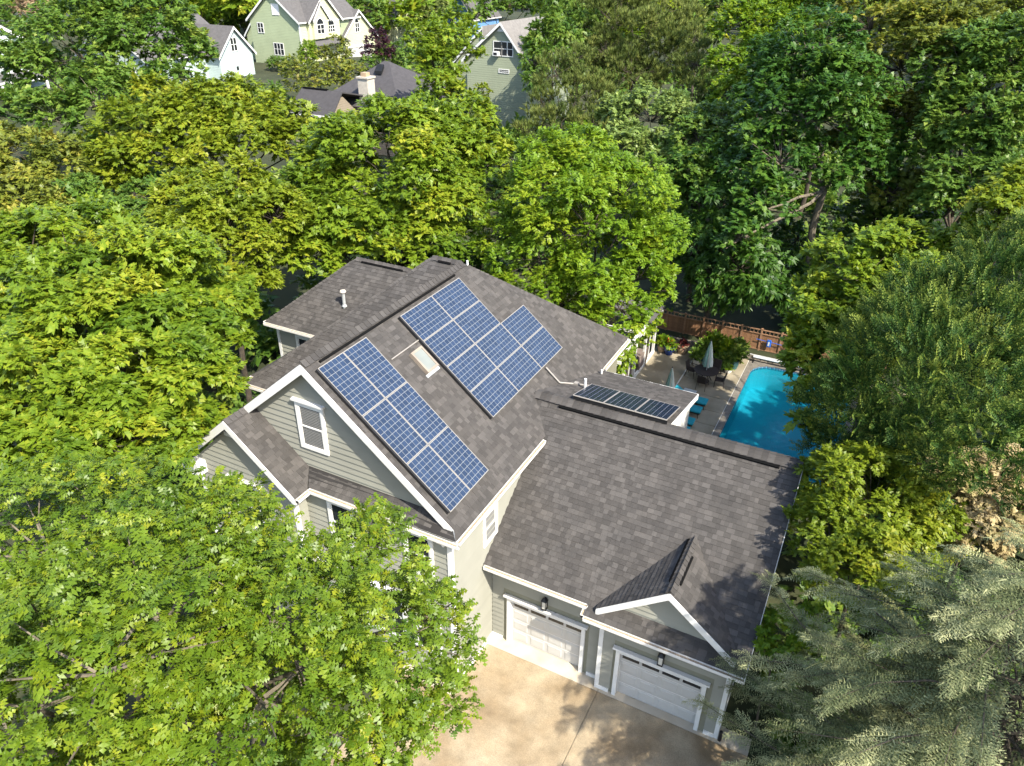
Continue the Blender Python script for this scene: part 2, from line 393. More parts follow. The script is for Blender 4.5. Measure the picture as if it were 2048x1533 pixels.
for s_ in (gl, fr_): L.new(bp.outputs[0], s_.inputs['Normal'])
m1 = n.new('ShaderNodeMixShader'); m1.inputs[0].default_value = .35; L.new(tp.outputs[0], m1.inputs[1]); L.new(df.outputs[0], m1.inputs[2])
m2 = n.new('ShaderNodeMixShader'); L.new(fr_.outputs[0], m2.inputs[0]); L.new(m1.outputs[0], m2.inputs[1]); L.new(gl.outputs[0], m2.inputs[2])
L.new(m2.outputs[0], n['Material Output'].inputs[0])
tag(MB().add([(x, y, -.11) for x, y in inn], [tuple(range(N))]).build('pool_water', 'water'), kind='structure')

# ================================================================== the house
XE, EH, P, XR, ZR, YG, YB = .37, 6.474, .834, -4.80, 10.785, -2.37, 6.50
HX, HY, AX, BY = -11.40, 1.25, -6.10, 11.74
GH, GE, PG, GYR, GZR, GX = 3.803, -.65, .695, 4.50, 7.385, 8.40
gz = lambda y: GH+PG*(y-GE)
house = thing('house', 'two storey sage green house with dark shingle roof, solar panels and attached garage', 'house')
roof = MB()
polys = []
def plane(pts, shingled=True, th=.13, expo=.2, keep=True):
    polys.append((pts, shingled))
    o, u, v, nn = frame_of(pts)
    q = [Vector(p) for p in pts]
    c = Vector((0, 0, 0))
    for i in range(len(q)): c += (q[i]-q[0]).cross(q[(i+1) % len(q)]-q[0])
    if c.z < 0: q = q[::-1]
    roof.slab(q, -nn*th, 0, 1, 1)
xe = XE-.09
mz = lambda x: EH+P*(XE-x)
# main block
plane([(XR, YG, ZR), (xe, YG, mz(xe)), (xe, BY, mz(xe)), (XR, YB, ZR)])
plane([(xe, -2.60, mz(xe)), (xe, YG, mz(xe)), (xe-.19, YG, mz(xe-.19))])
plane([(XR, YG, ZR), (XR, YB, ZR), (-9.97, HY, EH), (-9.97, YG, EH)])
plane([(AX, YB, ZR), (HX, HY, EH), (-9.97, HY, EH), (XR, YB, ZR)])
plane([(AX, YB, ZR), (HX, BY, EH), (HX, HY, EH)])
plane([(AX, YB, ZR), (XR, YB, ZR), (XE, BY, EH), (HX, BY, EH)], False)
# rear left wing
plane([(-14.61, 5.64, EH), (-11.40, 5.64, EH), (-8.35, 8.68, 9.01), (-11.57, 8.68, 9.01)])
plane([(-14.61, 5.64, EH), (-11.57, 8.68, 9.01), (-14.61, 11.72, EH)], False)
plane([(-14.61, 11.72, EH), (-11.57, 8.68, 9.01), (-8.35, 8.68, 9.01), (-11.4, 11.72, EH)], False)
# low roof on the left side
plane([(-12.35, 2.35, 5.98), (-11.02, 2.9, 6.75), (-11.02, 5.6, 6.75), (-12.35, 5.6, 5.98)])
plane([(-12.35, 2.35, 5.98), (-11.02, 2.35, 5.98), (-11.02, 2.9, 6.75)])
# small front gable and the strip of roof under the big gable
SX, SZ, SY, SP = -7.43, 8.56, -3.22, .858
plane([(SX, SY, SZ), (-5.01, SY, EH), (-5.01, -2.66, EH), (-5.40, -2.06, 6.81), (SX, -2.06, SZ)])
plane([(SX, SY, SZ), (SX, -2.06, SZ), (-9.85, -2.06, EH), (-9.85, SY, EH)])
plane([(-5.01, -2.60, EH+.03), (xe, -2.60, mz(xe)), (xe-.40, -2.06, 6.84), (-5.40, -2.06, 6.84)])
# garage, its front gable, rear slope and the low rear roof
GE1, GE2 = -.58, -.87
plane([(0, GE1, gz(GE1)), (3.62, GE1, gz(GE1)), (3.62, GYR, GZR), (0, GYR, GZR)])
plane([(3.62, GE2, gz(GE2)), (GX, GE2, gz(GE2)), (GX, GYR, GZR), (3.62, GYR, GZR)])
plane([(0, 3.6, gz(3.6)), (0, GYR, GZR), (-.74, GYR, GZR)])
DX, DZ, DY, DP = 6.0, 5.60, -.72, .80
plane([(DX, DY, DZ), (DX, 1.95, DZ), (3.93, -.44, DZ-2.07*DP), (3.93, DY, DZ-2.07*DP)])
plane([(DX, DY, DZ), (8.07, DY, DZ-2.07*DP), (8.07, -.44, DZ-2.07*DP), (DX, 1.95, DZ)])
plane([(.0, GYR, GZR), (GX, GYR, GZR), (GX, 9.7, GZR-PG*5.2), (.0, 9.7, GZR-PG*5.2)], False)
plane([(-.74, GYR, GZR+.012), (4.12, GYR, GZR+.012), (4.14, 8.62, 6.482), (.34, 8.62, 6.482)])
ro = roof.build('roof', ['deck', 'trim'], house)

CAM = camo.matrix_world.translation
cand = []; field = MB(); R2 = random.Random(11)
for k, (pts, sh) in enumerate(polys):
    if not sh: continue
    for p in courses(pts, .165, (.12, .15, .18, .21, .25), .004, .017, .005, seed=20+k, vbase=None):
        c = p[7]+p[8]*p[0][0][0]+p[9]*p[0][0][1]
        d = (c-CAM).length
        hidden = (3.9 < c.x < 8.1 and c.y < 1.95-abs(c.x-6)*1.15 and 16 <= k <= 18) or c.x < XR
        cand.append((d+(100 if (hidden or not p[3] or k < 16) else 0), k, p))
cand.sort(key=lambda t: t[0])
proto = {}
for i, (d, k, p) in enumerate(cand):
    t = R2.random(); t = t*.55 if R2.random() < .68 else .6+.4*t
    if i < 300 and d < 100:
        pc, v0, hi, full, wd, lo, expo, o, u, v, n_ = p
        key = (wd, int(R2.random()*3))
        if key not in proto:
            mb = MB(); h = .013+.004*key[1]
            piece_geo(([(0, 0), (wd-.004, 0), (wd-.004, expo), (0, expo)], 0, h, 1, wd, lo, expo, Vector((0, 0, 0)), Vector((1, 0, 0)), Vector((0, -1, 0)), Vector((0, 0, 1))), mb)
            proto[key] = mb.mesh('shingle', 'shingle'); fix_normals(proto[key])
        um = min(a for a, b in pc); ob = link('shingle', proto[key], ro)
        pos = o+u*um+v*v0
        ob.matrix_local = Matrix(((u.x, -v.x, n_.x, pos.x), (u.y, -v.y, n_.y, pos.y), (u.z, -v.z, n_.z, pos.z), (0, 0, 0, 1)))
    else: piece_geo(p, field, t)
fo = field.build('shingle_field', 'shingle_f', ro, tint=True); fix_normals(fo.data); fo['kind'] = 'stuff'

# ridge caps: bent shingles along ridges and hips
def caps(a, b, na, nb, step=.205, half=.2, lift=.045, rise=.0):
    """na, nb: directions down each side of the ridge"""
    a, b = Vector(a), Vector(b); d = (b-a); Ln = d.length; d.normalize(); k = int(Ln/step)
    na, nb = Vector(na).normalized(), Vector(nb).normalized(); upv = (-(na+nb)).normalized()
    pr = []
    for q, s in ((na, 1), (na, .45), (upv*-1, 0), (nb, .45), (nb, 1)):
        pr.append(q*half*s+upv*(lift+rise-(.03*(1-s) if s < 1 else 0)) if s else upv*(lift+rise-.002+.006))
    mb = MB(); m = len(pr)
    top0 = [q for q in pr]; top1 = [q+d*(step+.03)-upv*.03 for q in pr]; low = [q*1-upv*.02 for q in pr]
    mb.add(top0+top1+low, [(i, i+1, m+i+1, m+i) for i in range(m-1)]+[(2*m+i, 2*m+i+1, i+1, i) for i in range(m-1)])
    me = mb.mesh('ridge_cap', 'shingle'); fix_normals(me)
    for i in range(k): link('ridge_cap', me, ro, a+d*(step*i+.02))
dn = lambda x, y, z: (x, y, z)
caps((XR, YG, ZR), (XR, YB, ZR), (1, 0, -P), (-1, 0, -P), half=.23, rise=.05)
caps((XR, YB, ZR), (AX, YB, ZR), (0, -1, -P), (0, 1, -P), rise=.045)
hb = Vector((XE, BY, EH))-Vector((XR, YB, ZR))
caps((XE-.1, BY-.1, EH+.06), (XR, YB, ZR), (.2, -1, -.45), (-1, .2, -.45), half=.14)
caps((HX+.05, HY+.05, EH+.03), (AX, YB, ZR), (1, -.4, -.35), (-.4, 1, -.35), half=.14)
caps((-14.56, 5.69, EH+.03), (-11.57, 8.68, 9.01), (1, -.4, -.35), (-.4, 1, -.35), half=.14)
caps((-11.57, 8.68, 9.01), (-8.5, 8.68, 9.01), (0, -1, -P), (0, 1, -P), rise=.03)
caps((SX, SY, SZ), (SX, -2.1, SZ), (1, 0, -SP), (-1, 0, -SP))
caps((GX, GYR, GZR), (-.72, GYR, GZR), (0, -1, -PG), (0, 1, -.222), half=.27, rise=.06)
caps((DX, DY, DZ), (DX, 1.9, DZ), (1, 0, -DP), (-1, 0, -DP), half=.17, rise=.03)
# near-black strips painting the shadow gap of the ridge vents under the caps
def vent(a, b, side, off=.10, hgt=.062):
    a, b, s = Vector(a), Vector(b), Vector(side).normalized(); nn = (b-a).normalized().cross(s).normalized()
    if nn.z < 0: nn = -nn
    mb = MB(); mb.obox(a+s*off+nn*.012, b-a, s*.075, nn*hgt); me = mb.mesh('ridge_vent_and_shadow', 'vent'); fix_normals(me); link('ridge_vent_and_shadow', me, house)
vent((XR, YG+.55, ZR), (XR, 5.6, ZR), (1, 0, -P), .215, .07)
vent((-11.2, 8.68, 9.01), (-9.0, 8.68, 9.01), (0, -1, -P), .11, .05)
vent((-5.75, YB, ZR), (-5.2, YB, ZR), (0, -1, -P), .11, .06)
vent((.35, GYR, GZR), (7.75, GYR, GZR), (0, -1, -PG), .255, .08)
vent((DX, -.2, DZ), (DX, 1.05, DZ), (1, 0, -DP), .12, .05)
vent((DX, -.2, DZ), (DX, 1.75, DZ), (-1, 0, -DP), .12, .05)

# ---- walls (bodies a little behind the boards)
wall = MB()
wall.box(-9.6, -.02, -2.41, 11.4, -.1, 6.36)
wall.slab([(-9.55, -2.03, 6.3), (-.05, -2.03, 6.3), (-.05, -2.03, mz(-.05)-.25), (XR, -2.03, ZR-.25), (-9.55, -2.03, mz(-.05)-.25)], (0, 4, 0))
wall.box(-11.03, -9.6, 1.62, 11.3, -.1, 6.36)
wall.box(-14.23, -11.0, 5.97, 11.3, -.1, 6.36)
wall.box(-9.48, -5.37, -2.88, -2.3, -.1, 6.30)
wall.slab([(-9.48, -2.88, 6.3), (-5.37, -2.88, 6.3), (SX, -2.88, SZ-.24)], (0, .8, 0))
wall.box(0, 4.02, .32, 9.2, -.1, 3.86).box(0, .60, .02, .32, -.1, 3.86).box(3.42, 4.02, .02, .32, -.1, 3.86).box(.60, 3.42, .02, .32, 2.01, 3.86)
wall.box(4.0, 8.02, .02, 9.2, -.1, 3.70).box(4.0, 4.60, -.28, .02, -.1, 3.70).box(7.42, 8.02, -.28, .02, -.1, 3.70).box(4.60, 7.42, -.28, .02, 2.01, 3.70)
wall.slab([(4.55, -.38, 3.85), (7.45, -.38, 3.85), (DX, -.38, DZ-.3)], (0, .8, 0))
wall.slab([(8.02, -.2, 3.6), (8.02, 9.2, 3.6), (8.02, GYR, GZR-.2)], (-.2, 0, 0))
wall.box(.3, 3.93, 4.3, 8.35, 3.5, 6.30)
wo = wall.build('wall', 'wallbase', house); fix_normals(wo.data)
def side(poly, hint, expo=.215, off=.0, board='siding_board'):
    h = Vector(hint)
    for p in courses([Vector(q)+h*off for q in poly], expo, (1,), .003, .038, .001, hint=hint):
        mb = MB(); piece_geo(p, mb); me = mb.mesh(board, 'siding'); fix_normals(me); link(board, me, wo)
F = (0, -1, 0); E_ = (1, 0, 0)
side([(-9.5, -2.03, 6.5), (-.1, -2.03, 6.5), (XR, -2.03, ZR-.26)], F)                     # big gable
side([(-5.37, -2.41, .2), (-.1, -2.41, .2), (-.1, -2.41, 6.33), (-5.37, -2.41, 6.33)], F)
side([(-.02, -2.35, .1), (-.02, .0, .1), (-.02, .0, 3.9), (-.02, 3.1, 6.2), (-.02, 3.1, 6.36), (-.02, -2.35, 6.36)], E_, .19)
side([(-9.45, -2.88, 3), (-5.45, -2.88, 3), (-5.45, -2.88, 6.4), (SX, -2.88, SZ-.26), (-9.45, -2.88, 6.4)], F)
side([(-5.37, -2.8, 3.2), (-5.37, -2.42, 3.2), (-5.37, -2.42, 6.3), (-5.37, -2.8, 6.3)], E_)
side([(.02, .02, .16), (.45, .02, .16), (.45, .02, 3.8), (.02, .02, 3.8)], F)
side([(.45, .02, 2.5), (3.55, .02, 2.5), (3.55, .02, 3.8), (.45, .02, 3.8)], F)
side([(3.55, .02, .16), (4.0, .02, .16), (4.0, .02, 3.8), (3.55, .02, 3.8)], F)
side([(4.12, -.28, .16), (4.5, -.28, .16), (4.5, -.28, 3.6), (4.12, -.28, 3.6)], F)
side([(4.5, -.28, 2.5), (7.6, -.28, 2.5), (7.6, -.28, 3.6), (4.5, -.28, 3.6)], F)
side([(7.6, -.28, .16), (7.95, -.28, .16), (7.95, -.28, 3.6), (7.6, -.28, 3.6)], F)
side([(4.5, -.38, 3.88), (7.5, -.38, 3.88), (DX, -.38, DZ-.33)], F, .19)
side([(-14.15, 5.97, 3.5), (-11.1, 5.97, 3.5), (-11.1, 5.97, 6.3), (-14.15, 5.97, 6.3)], F)

# ---- white trim: corner boards, skirting, rakes, fascias
def bd(x0, x1, y0, y1, z0, z1, nm='corner_board', m='trim'): return MB().box(x0, x1, y0, y1, z0, z1).build(nm, m, house)
bd(-.115, .0, -2.46, -2.345, 0, 6.3); bd(.0, .032, -2.46, -2.33, 0, 6.3)
bd(-5.47, -5.35, -2.93, -2.80, 3, 6.25); bd(-9.52, -9.40, -2.93, -2.80, 3, 6.25)
bd(3.99, 4.13, -.325, -.22, .14, 3.62); bd(7.92, 8.05, -.325, -.20, .0, 3.6)
bd(-14.28, -14.13, 5.925, 6.05, 3, 6.3)
bd(3.93, 3.97, 8.2, 8.38, 4.4, 6.25); bd(3.93, 3.955, 4.4, 8.2, 4.4, 6.22, 'side_panel')
for x0, x1, y0, y1 in ((.0, .036, -2.33, .0), (.03, .42, -.045, .0), (3.58, 3.99, -.045, .0), (4.0, 4.47, -.345, -.285), (7.6, 7.92, -.345, -.285), (8.02, 8.05, -.2, 8)):
    bd(x0, x1, y0, y1, .0, .155, 'skirting')
def rake(ax, az, bx, bz, y, hgt=.24, th=.045, nm='rake_board'):
    """board under the roof edge from high (ax,az) to low (bx,bz) in the plane y"""
    s = MB().slab([(ax, y, az), (bx, y, bz), (bx, y, bz-hgt), (ax, y, az-hgt)], (0, th, 0)); me = s.mesh(nm, 'trim'); fix_normals(me); link(nm, me, house)
rake(XR, ZR-.02, -9.97, EH-.02, YG-.02, .30); rake(XR, ZR-.02, xe-.25, mz(xe-.25)-.02, YG-.02, .30)
rake(SX, SZ-.02, -9.85, EH-.02, SY-.02, .27); rake(SX, SZ-.02, -5.06, EH+.02, SY-.02, .27)
rake(DX, DZ-.02, 3.93, DZ-2.07*DP-.02, DY-.02, .23); rake(DX, DZ-.02, 8.07, DZ-2.07*DP-.02, DY-.02, .23)
MB().slab([(GX+.02, GYR, GZR-.02), (GX+.02, GE2, gz(GE2)-.02), (GX+.02, GE2, gz(GE2)-.24), (GX+.02, GYR, GZR-.24)], (-.04, 0, 0)).build('rake_board', 'trim', house)
MB().slab([(4.14, GYR, GZR-.0), (4.16, 8.62, 6.48), (4.16, 8.62, 6.26), (4.14, GYR, GZR-.22)], (-.04, 0, 0)).build('rake_board', 'trim', house)
bd(.34, 4.17, 8.60, 8.65, 6.24, 6.49, 'fascia')
# boxed eave return of the small front gable
MB().box(-9.95, -9.45, -3.24, -2.86, 5.98, 6.40).build('eave_return', 'trim', house)
MB().box(-9.52, -9.12, -3.26, -2.86, 5.86, 6.32).build('eave_return', 'trim', house)
# louvred vent in the garage gable, with its sill board
MB().slab([(5.42, -.45, 5.02), (6.58, -.45, 5.02), (DX, -.45, DZ-.28)], (0, .05, 0)).build('gable_vent', 'trim', house)
for k in range(4): bd(5.52+.13*k, 6.48-.13*k, -.475, -.45, 5.05+.1*k, 5.11+.1*k, 'louvre')
bd(-7.9, -6.96, -2.93, -2.88, 7.72, 7.85, 'gable_trim')

# ---- gutters with litter lying in them
def gutter(a, b, outw, dz=.11, wd=.115):
    a, b, o = Vector(a), Vector(b), Vector(outw); d = b-a; z = Vector((0, 0, 1))
    g = MB(); g.obox(a-z*dz, d, o*wd, z*.008).obox(a+o*(wd-.012)-z*dz, d, o*.012, z*dz).obox(a-z*dz, d, o*.012, z*(dz+.01))
    g.obox(a-z*dz, d.normalized()*.012, o*wd, z*dz).obox(b-z*dz-d.normalized()*.012, d.normalized()*.012, o*wd, z*dz)
    me = g.mesh('gutter', 'gutter'); fix_normals(me); gu = link('gutter', me, house)
    q = MB(); q.obox(a+o*.014-z*(dz-.01), d, o*(wd-.028), z*(dz-.035)); me = q.mesh('leaf_litter', 'litter'); fix_normals(me); l_ = link('leaf_litter', me, gu); l_['kind'] = 'stuff'
    f = MB(); f.obox(a-o*.03-z*.2, d, o*.028, z*.17); me = f.mesh('fascia', 'trim'); fix_normals(me); link('fascia', me, house)
gutter((xe, -2.60, EH+.03), (xe, 3.15, EH+.03), (1, 0, 0)); gutter((xe, 8.75, EH+.03), (xe, 11.7, EH+.03), (1, 0, 0))
gutter((-4.98, -2.60, EH-.0), (XE, -2.60, EH-.0), (0, -1, 0))
gutter((-5.01, -3.2, EH-.03), (-5.01, -2.62, EH-.03), (1, 0, 0))
gutter((.05, GE1, gz(GE1)-.02), (3.64, GE1, gz(GE1)-.02), (0, -1, 0)); gutter((3.62, GE2, gz(GE2)-.02), (GX, GE2, gz(GE2)-.02), (0, -1, 0))
gutter((3.62, GE1-.1, gz(GE1)-.12), (3.62, GE2, gz(GE2)-.02), (-1, 0, 0))
gutter((-14.61, 5.64, EH-.02), (-11.45, 5.64, EH-.02), (0, -1, 0)); gutter((HX, HY, EH-.02), (-9.9, HY, EH-.02), (0, -1, 0))
gutter((-12.35, 2.35, 5.97), (-11.05, 2.35, 5.97), (0, -1, 0)); gutter((-14.61, 5.64, EH-.02), (-14.61, 11.6, EH-.02), (-1, 0, 0))
MB().path([(-.30, -2.66, 6.34), (-.22, -2.55, 6.22), (-.20, -2.50, 6.10)], .045, 6).build('downspout', 'gutter', house)
MB().tube((8.12, -.33, 0), (8.12, -.33, .42), .055, .05, 8).build('drain_pipe', 'black', house)

# ---- windows
def window(x0, x1, z0, z1, y, head=True, blind=False, casing=.12, sash=True):
    """faces -Y, glass at plane y"""
    f = MB(); c = casing
    f.box(x0-c, x0, y-.06, y, z0-c, z1); f.box(x1, x1+c, y-.06, y, z0-c, z1)
    f.box(x0, x1, y-.06, y, z0-c, z0); f.box(x0-c, x1+c, y-.065, y, z1, z1+c*1.2)
    fo_ = f.build('window', 'trim', house)
    if head:
        MB().box(x0-c-.06, x1+c+.06, y-.13, y, z1+c*1.2, z1+c*1.2+.07).build('head_moulding', 'trim', fo_)
    s = MB(); zm = (z0+z1)/2; t = .045
    for a, b, dy in ((zm-.02, z1, .0), (z0, zm+.02, -.018)):
        yy = y-.02+dy
        s.box(x0, x0+t, yy-.02, yy, a, b); s.box(x1-t, x1, yy-.02, yy, a, b); s.box(x0+t, x1-t, yy-.02, yy, a, a+t); s.box(x0+t, x1-t, yy-.02, yy, b-t, b)
    s.build('sash', 'trim', fo_)
    MB().box(x0+.01, x1-.01, y-.028, y-.022, z0+.02, z1-.02).build('pane', 'glass', fo_)
    if blind:
        k = MB(); m = int((z1-z0)/.06)
        for i in range(m): k.box(x0+.06, x1-.06, y-.034, y-.0295, z0+.07+i*.06, z0+.11+i*.06)
        b_ = k.build('blind', 'blind', fo_); b_['kind'] = 'stuff'
    return fo_
window(-5.42, -4.58, 7.68, 9.12, -2.05, True, True)
window(-1.52, -.72, 4.62, 6.08, -2.43, False)
window(-4.35, -3.55, 4.62, 6.08, -2.43, False)
window(-3.3, -1.9, 1.3, 3.1, -2.43, True); window(-1.4, -.6, 1.3, 3.1, -2.43, True)
window(-13.05, -12.2, 4.5, 5.95, 5.95, False)
window(-8.0, -6.9, 4.2, 5.9, -2.90, True)
def window_e(y0, y1, z0, z1, x):
    f = MB(); c = .11
    f.box(x, x+.05, y0-c, y0, z0-c, z1+c); f.box(x, x+.05, y1, y1+c, z0-c, z1+c); f.box(x, x+.05, y0, y1, z0-c, z0); f.box(x, x+.05, y0, y1, z1, z1+c)
    fo_ = f.build('window', 'trim', house); s = MB(); zm = (z0+z1)/2
    for a, b, d in ((zm-.02, z1, .02), (z0, zm+.02, .034)):
        s.box(x+d-.01, x+d, y0, y0+.045, a, b); s.box(x+d-.01, x+d, y1-.045, y1, a, b); s.box(x+d-.01, x+d, y0+.045, y1-.045, a, a+.045); s.box(x+d-.01, x+d, y0+.045, y1-.045, b-.045, b)
    s.build('sash', 'trim', fo_); MB().box(x+.004, x+.008, y0+.01, y1-.01, z0+.02, z1-.02).build('pane', 'glass', fo_)
    MB().box(x+.009, x+.012, y0+.05, y1-.05, z0+.05, z1-.05).build('blind', 'blind', fo_)
window_e(-.46, .22, 4.62, 5.68, .0)
bd(-1.75, -.4, -2.62, -2.43, 3.35, 3.47, 'band_board'); bd(-5.3, -.4, -2.50, -2.43, 3.30, 3.36, 'band_board')

# ---- garage doors
def garage_door(x0, wdt, y, h=2.0):
    rec = .16
    d = MB().box(x0, x0+wdt, y+rec-.02, y+rec+.02, .02, h).build('garage_door', 'door', house)
    cw, ch = wdt/4, h/4
    for i in range(4):
        for j in range(4):
            a, b, c, e = x0+i*cw+.05, x0+(i+1)*cw-.05, .02+j*ch+.07, .02+(j+1)*ch-.05
            q = MB(); yy = y+rec-.02
            if j < 3:
                q.add([(a, yy, c), (b, yy, c), (b, yy, e), (a, yy, e), (a+.045, yy-.016, c+.045), (b-.045, yy-.016, c+.045), (b-.045, yy-.016, e-.045), (a+.045, yy-.016, e-.045)],
                      [(4, 5, 6, 7), (0, 1, 5, 4), (1, 2, 6, 5), (2, 3, 7, 6), (3, 0, 4, 7)]); q.build('door_panel', 'door', d)
            else:
                q.box(a, b, yy-.012, yy-.002, c+.08, e-.02); q.build('door_window', 'glass', d)
    for j in range(1, 4): MB().box(x0, x0+wdt, y+rec-.024, y+rec-.019, .02+j*ch-.006, .02+j*ch+.006).build('section_seam', 'gutter', d)
    f = MB(); f.box(x0-.13, x0, y-.05, y+rec, .0, h+.02); f.box(x0+wdt, x0+wdt+.13, y-.05, y+rec, .0, h+.02); f.box(x0-.13, x0+wdt+.13, y-.055, y+rec, h+.02, h+.2)
    fr = f.build('door_casing', 'trim', house)
    MB().box(x0-.22, x0+wdt+.22, y-.14, y, h+.2, h+.27).build('head_moulding', 'trim', fr)
    MB().box(x0-.17, x0+wdt+.17, y-.09, y, h+.15, h+.198).build('head_moulding', 'trim', fr)
garage_door(.72, 2.58, .0); garage_door(4.72, 2.58, -.30)
def wall_lamp(x, y, z):
    l = MB(); l.box(x-.05, x+.05, y-.02, y, z+.05, z+.38); l.box(x-.02, x+.02, y-.13, y-.02, z+.36, z+.4)
    for a, b in ((-.085, -.07), (.07, .085)):
        for c, d_ in ((-.20, -.185), (-.06, -.045)): l.box(x+a, x+b, y+c, y+d_, z, z+.34)
    l.box(x-.09, x+.09, y-.205, y-.04, z-.03, z); l.add([(x-.1, y-.215, z+.34), (x+.1, y-.215, z+.34), (x+.1, y-.03, z+.34), (x-.1, y-.03, z+.34), (x, y-.12, z+.46)], [(0, 1, 4), (1, 2, 4), (2, 3, 4), (3, 0, 4), (3, 2, 1, 0)])
    lo_ = l.build('wall_lamp', 'black', house); MB().box(x-.06, x+.06, y-.18, y-.065, z+.01, z+.3).build('lamp_glass', 'whitepot', lo_)
wall_lamp(2.0, .0, 2.42); wall_lamp(6.0, -.30, 2.38)

# ---- things standing through the roof
def on_main(x, y, off=0): 
    k = math.hypot(1, P); return Vector((x, y, mz(x)))+Vector((P/k, 0, 1/k))*off
def oriented(mb, name, mats, origin, ux, uy, parent=house):
    n_ = ux.cross(uy); ob = mb.build(name, mats, parent); fix_normals(ob.data)
    ob.matrix_local = Matrix(((ux.x, uy.x, n_.x, origin.x), (ux.y, uy.y, n_.y, origin.y), (ux.z, uy.z, n_.z, origin.z), (0, 0, 0, 1))); return ob
SD = Vector((1, 0, -P)).normalized(); SYv = Vector((0, 1, 0))
sk_ = MB(); a, b = .60, .84
for x0, x1, y0, y1 in ((0, b, 0, .07), (0, b, a-.07, a), (0, .07, .07, a-.07), (b-.07, b, .07, a-.07)): sk_.box(x0, x1, y0, y1, 0, .14)
so_ = oriented(sk_, 'skylight', 'bronze', on_main(-3.56, 1.06, .012), SD, SYv)
MB().box(.06, b-.06, .06, a-.06, .10, .118).build('skylight_glass', 'skyglass', so_)
MB().box(b+.0, b+.10, -.06, a+.06, .0, .02).build('flashing', 'galv', so_)
def wingz(y): return EH+P*(y-5.64)
pv = Vector((-10.98, 6.85, 0)); zb = EH+P*(6.85-5.64)
pp = MB().lathe((pv.x, pv.y, zb-.1), [(.07, 0), (.07, .78)], 10).build('flue_pipe', 'galv', house, smooth=False)
MB().lathe((pv.x, pv.y, zb+.66), [(.055, 0), (.12, .03), (.14, .07), (.11, .13), (.03, .15)], 12).build('flue_cap', 'copper', pp)
MB().lathe((pv.x, pv.y, zb+.05), [(.12, 0), (.075, .1)], 12).build('flue_collar', 'galv', pp)
MB().lathe((.55, 6.12, 6.9), [(.05, 0), (.05, .55)], 10).build('vent_pipe', 'pvc', house)
MB().lathe((.42, 8.2, 6.35), [(.04, 0), (.04, .42)], 10).build('vent_pipe', 'pvc', house)
MB().lathe((-4.62, 6.6, 10.7), [(.04, 0), (.04, .17)], 8).build('vent_pipe', 'pvc', house)
cd = MB().path([on_main(-3.72, .35, .05), on_main(-3.72, 1.9, .05)], .022)
cd.build('conduit', 'alu', house)
MB().path([on_main(-.98, 5.84, .10), on_main(-.40, 5.88, .06), Vector((.14, 6.3, 7.03)), Vector((.62, 6.42, 7.02))], .032).build('conduit', 'alu', house)
MB().box(.06, .22, 6.2, 6.36, 6.98, 7.10).build('junction_box', 'alu', house)
MB().path([(.28, 8.74, 6.46), (.25, 8.72, 6.2)], .04).build('downspout', 'gutter', house)
# ================================================================== solar panels: every module a thing, every cell a part
LW, SWD = 1.834, 1.103
def panel_meshes(nm, mcell):
    f = MB(); t = .014
    f.box(0, LW, 0, t, -.035, .004); f.box(0, LW, SWD-t, SWD, -.035, .004); f.box(0, t, t, SWD-t, -.035, .004); f.box(LW-t, LW, t, SWD-t, -.035, .004)
    b = MB(); b.box(t, LW-t, t, SWD-t, -.02, -.003)
    cx, cy_ = (LW-2*t-.008)/10, (SWD-2*t-.008)/6
    c = MB(); g = .006; c.box(g, cx-g, g, cy_-g, -.0025, .0)
    return f.mesh('panel_frame', 'alu'), b.mesh('backing', 'back'), c.mesh('cell', mcell), cx, cy_, t+.004
PMA = panel_meshes('a', 'cell'); PMB = panel_meshes('b', 'cell_glancing')
def solar_panel(o, ux, uy, label, group, meshes):
    """o: corner, ux: along the long side, uy: along the short side"""
    n_ = ux.cross(uy)
    e = thing('solar_panel', label, 'solar panel', group=group)
    e.matrix_world = Matrix(((ux.x, uy.x, n_.x, o.x), (ux.y, uy.y, n_.y, o.y), (ux.z, uy.z, n_.z, o.z), (0, 0, 0, 1)))
    fr, bk, ce, cx, cy_, t = meshes
    link('panel_frame', fr, e); link('backing', bk, e)
    for i in range(10):
        for j in range(6): link('cell', ce, e, (t+i*cx, t+j*cy_, 0))
k_ = math.hypot(1, P); SLN = Vector((P/k_, 0, 1/k_))
def on_slope(s, y, off): return Vector((XR, y, ZR-.0))+SD*s+SLN*off
rows = ['top', 'middle', 'bottom']
for c in range(2):
    for r in range(3):
        solar_panel(on_slope(.403+r*1.849, -2.106+c*1.118, .13), SD, SYv,
            ('left' if c == 0 else 'right')+' panel of the %s row in the six panel array beside the gable edge' % rows[r], 'upright blue solar panels near the gable edge', PMA)
rn = ['top', 'second', 'third', 'bottom']
for c in range(3):
    for r in range(4):
        if c == 2 and r < 2: continue
        if c < 2: lab = ('left' if c == 0 else 'centre')+' panel of the %s row in the large stepped solar array' % rn[r]
        else: lab = ('upper' if r == 2 else 'lower')+' of the two panels stepping out right from the large solar array'
        solar_panel(on_slope(.435+r*1.118, 1.891+c*1.849+1.834, .13), -SYv, SD, lab, 'sideways blue solar panels of the large array', PMA)
ux3 = Vector((0, 1.86, -.51)).normalized(); o3 = Vector((.70, 4.60, 7.64))
for i in range(3):
    solar_panel(o3+Vector((1.118*i+1.103, 0, 0)), ux3, Vector((-1, 0, 0)), ['left', 'middle', 'right'][i]+' of three dark panels on the low rear roof behind the garage ridge', 'dark panels on the low rear roof', PMB)
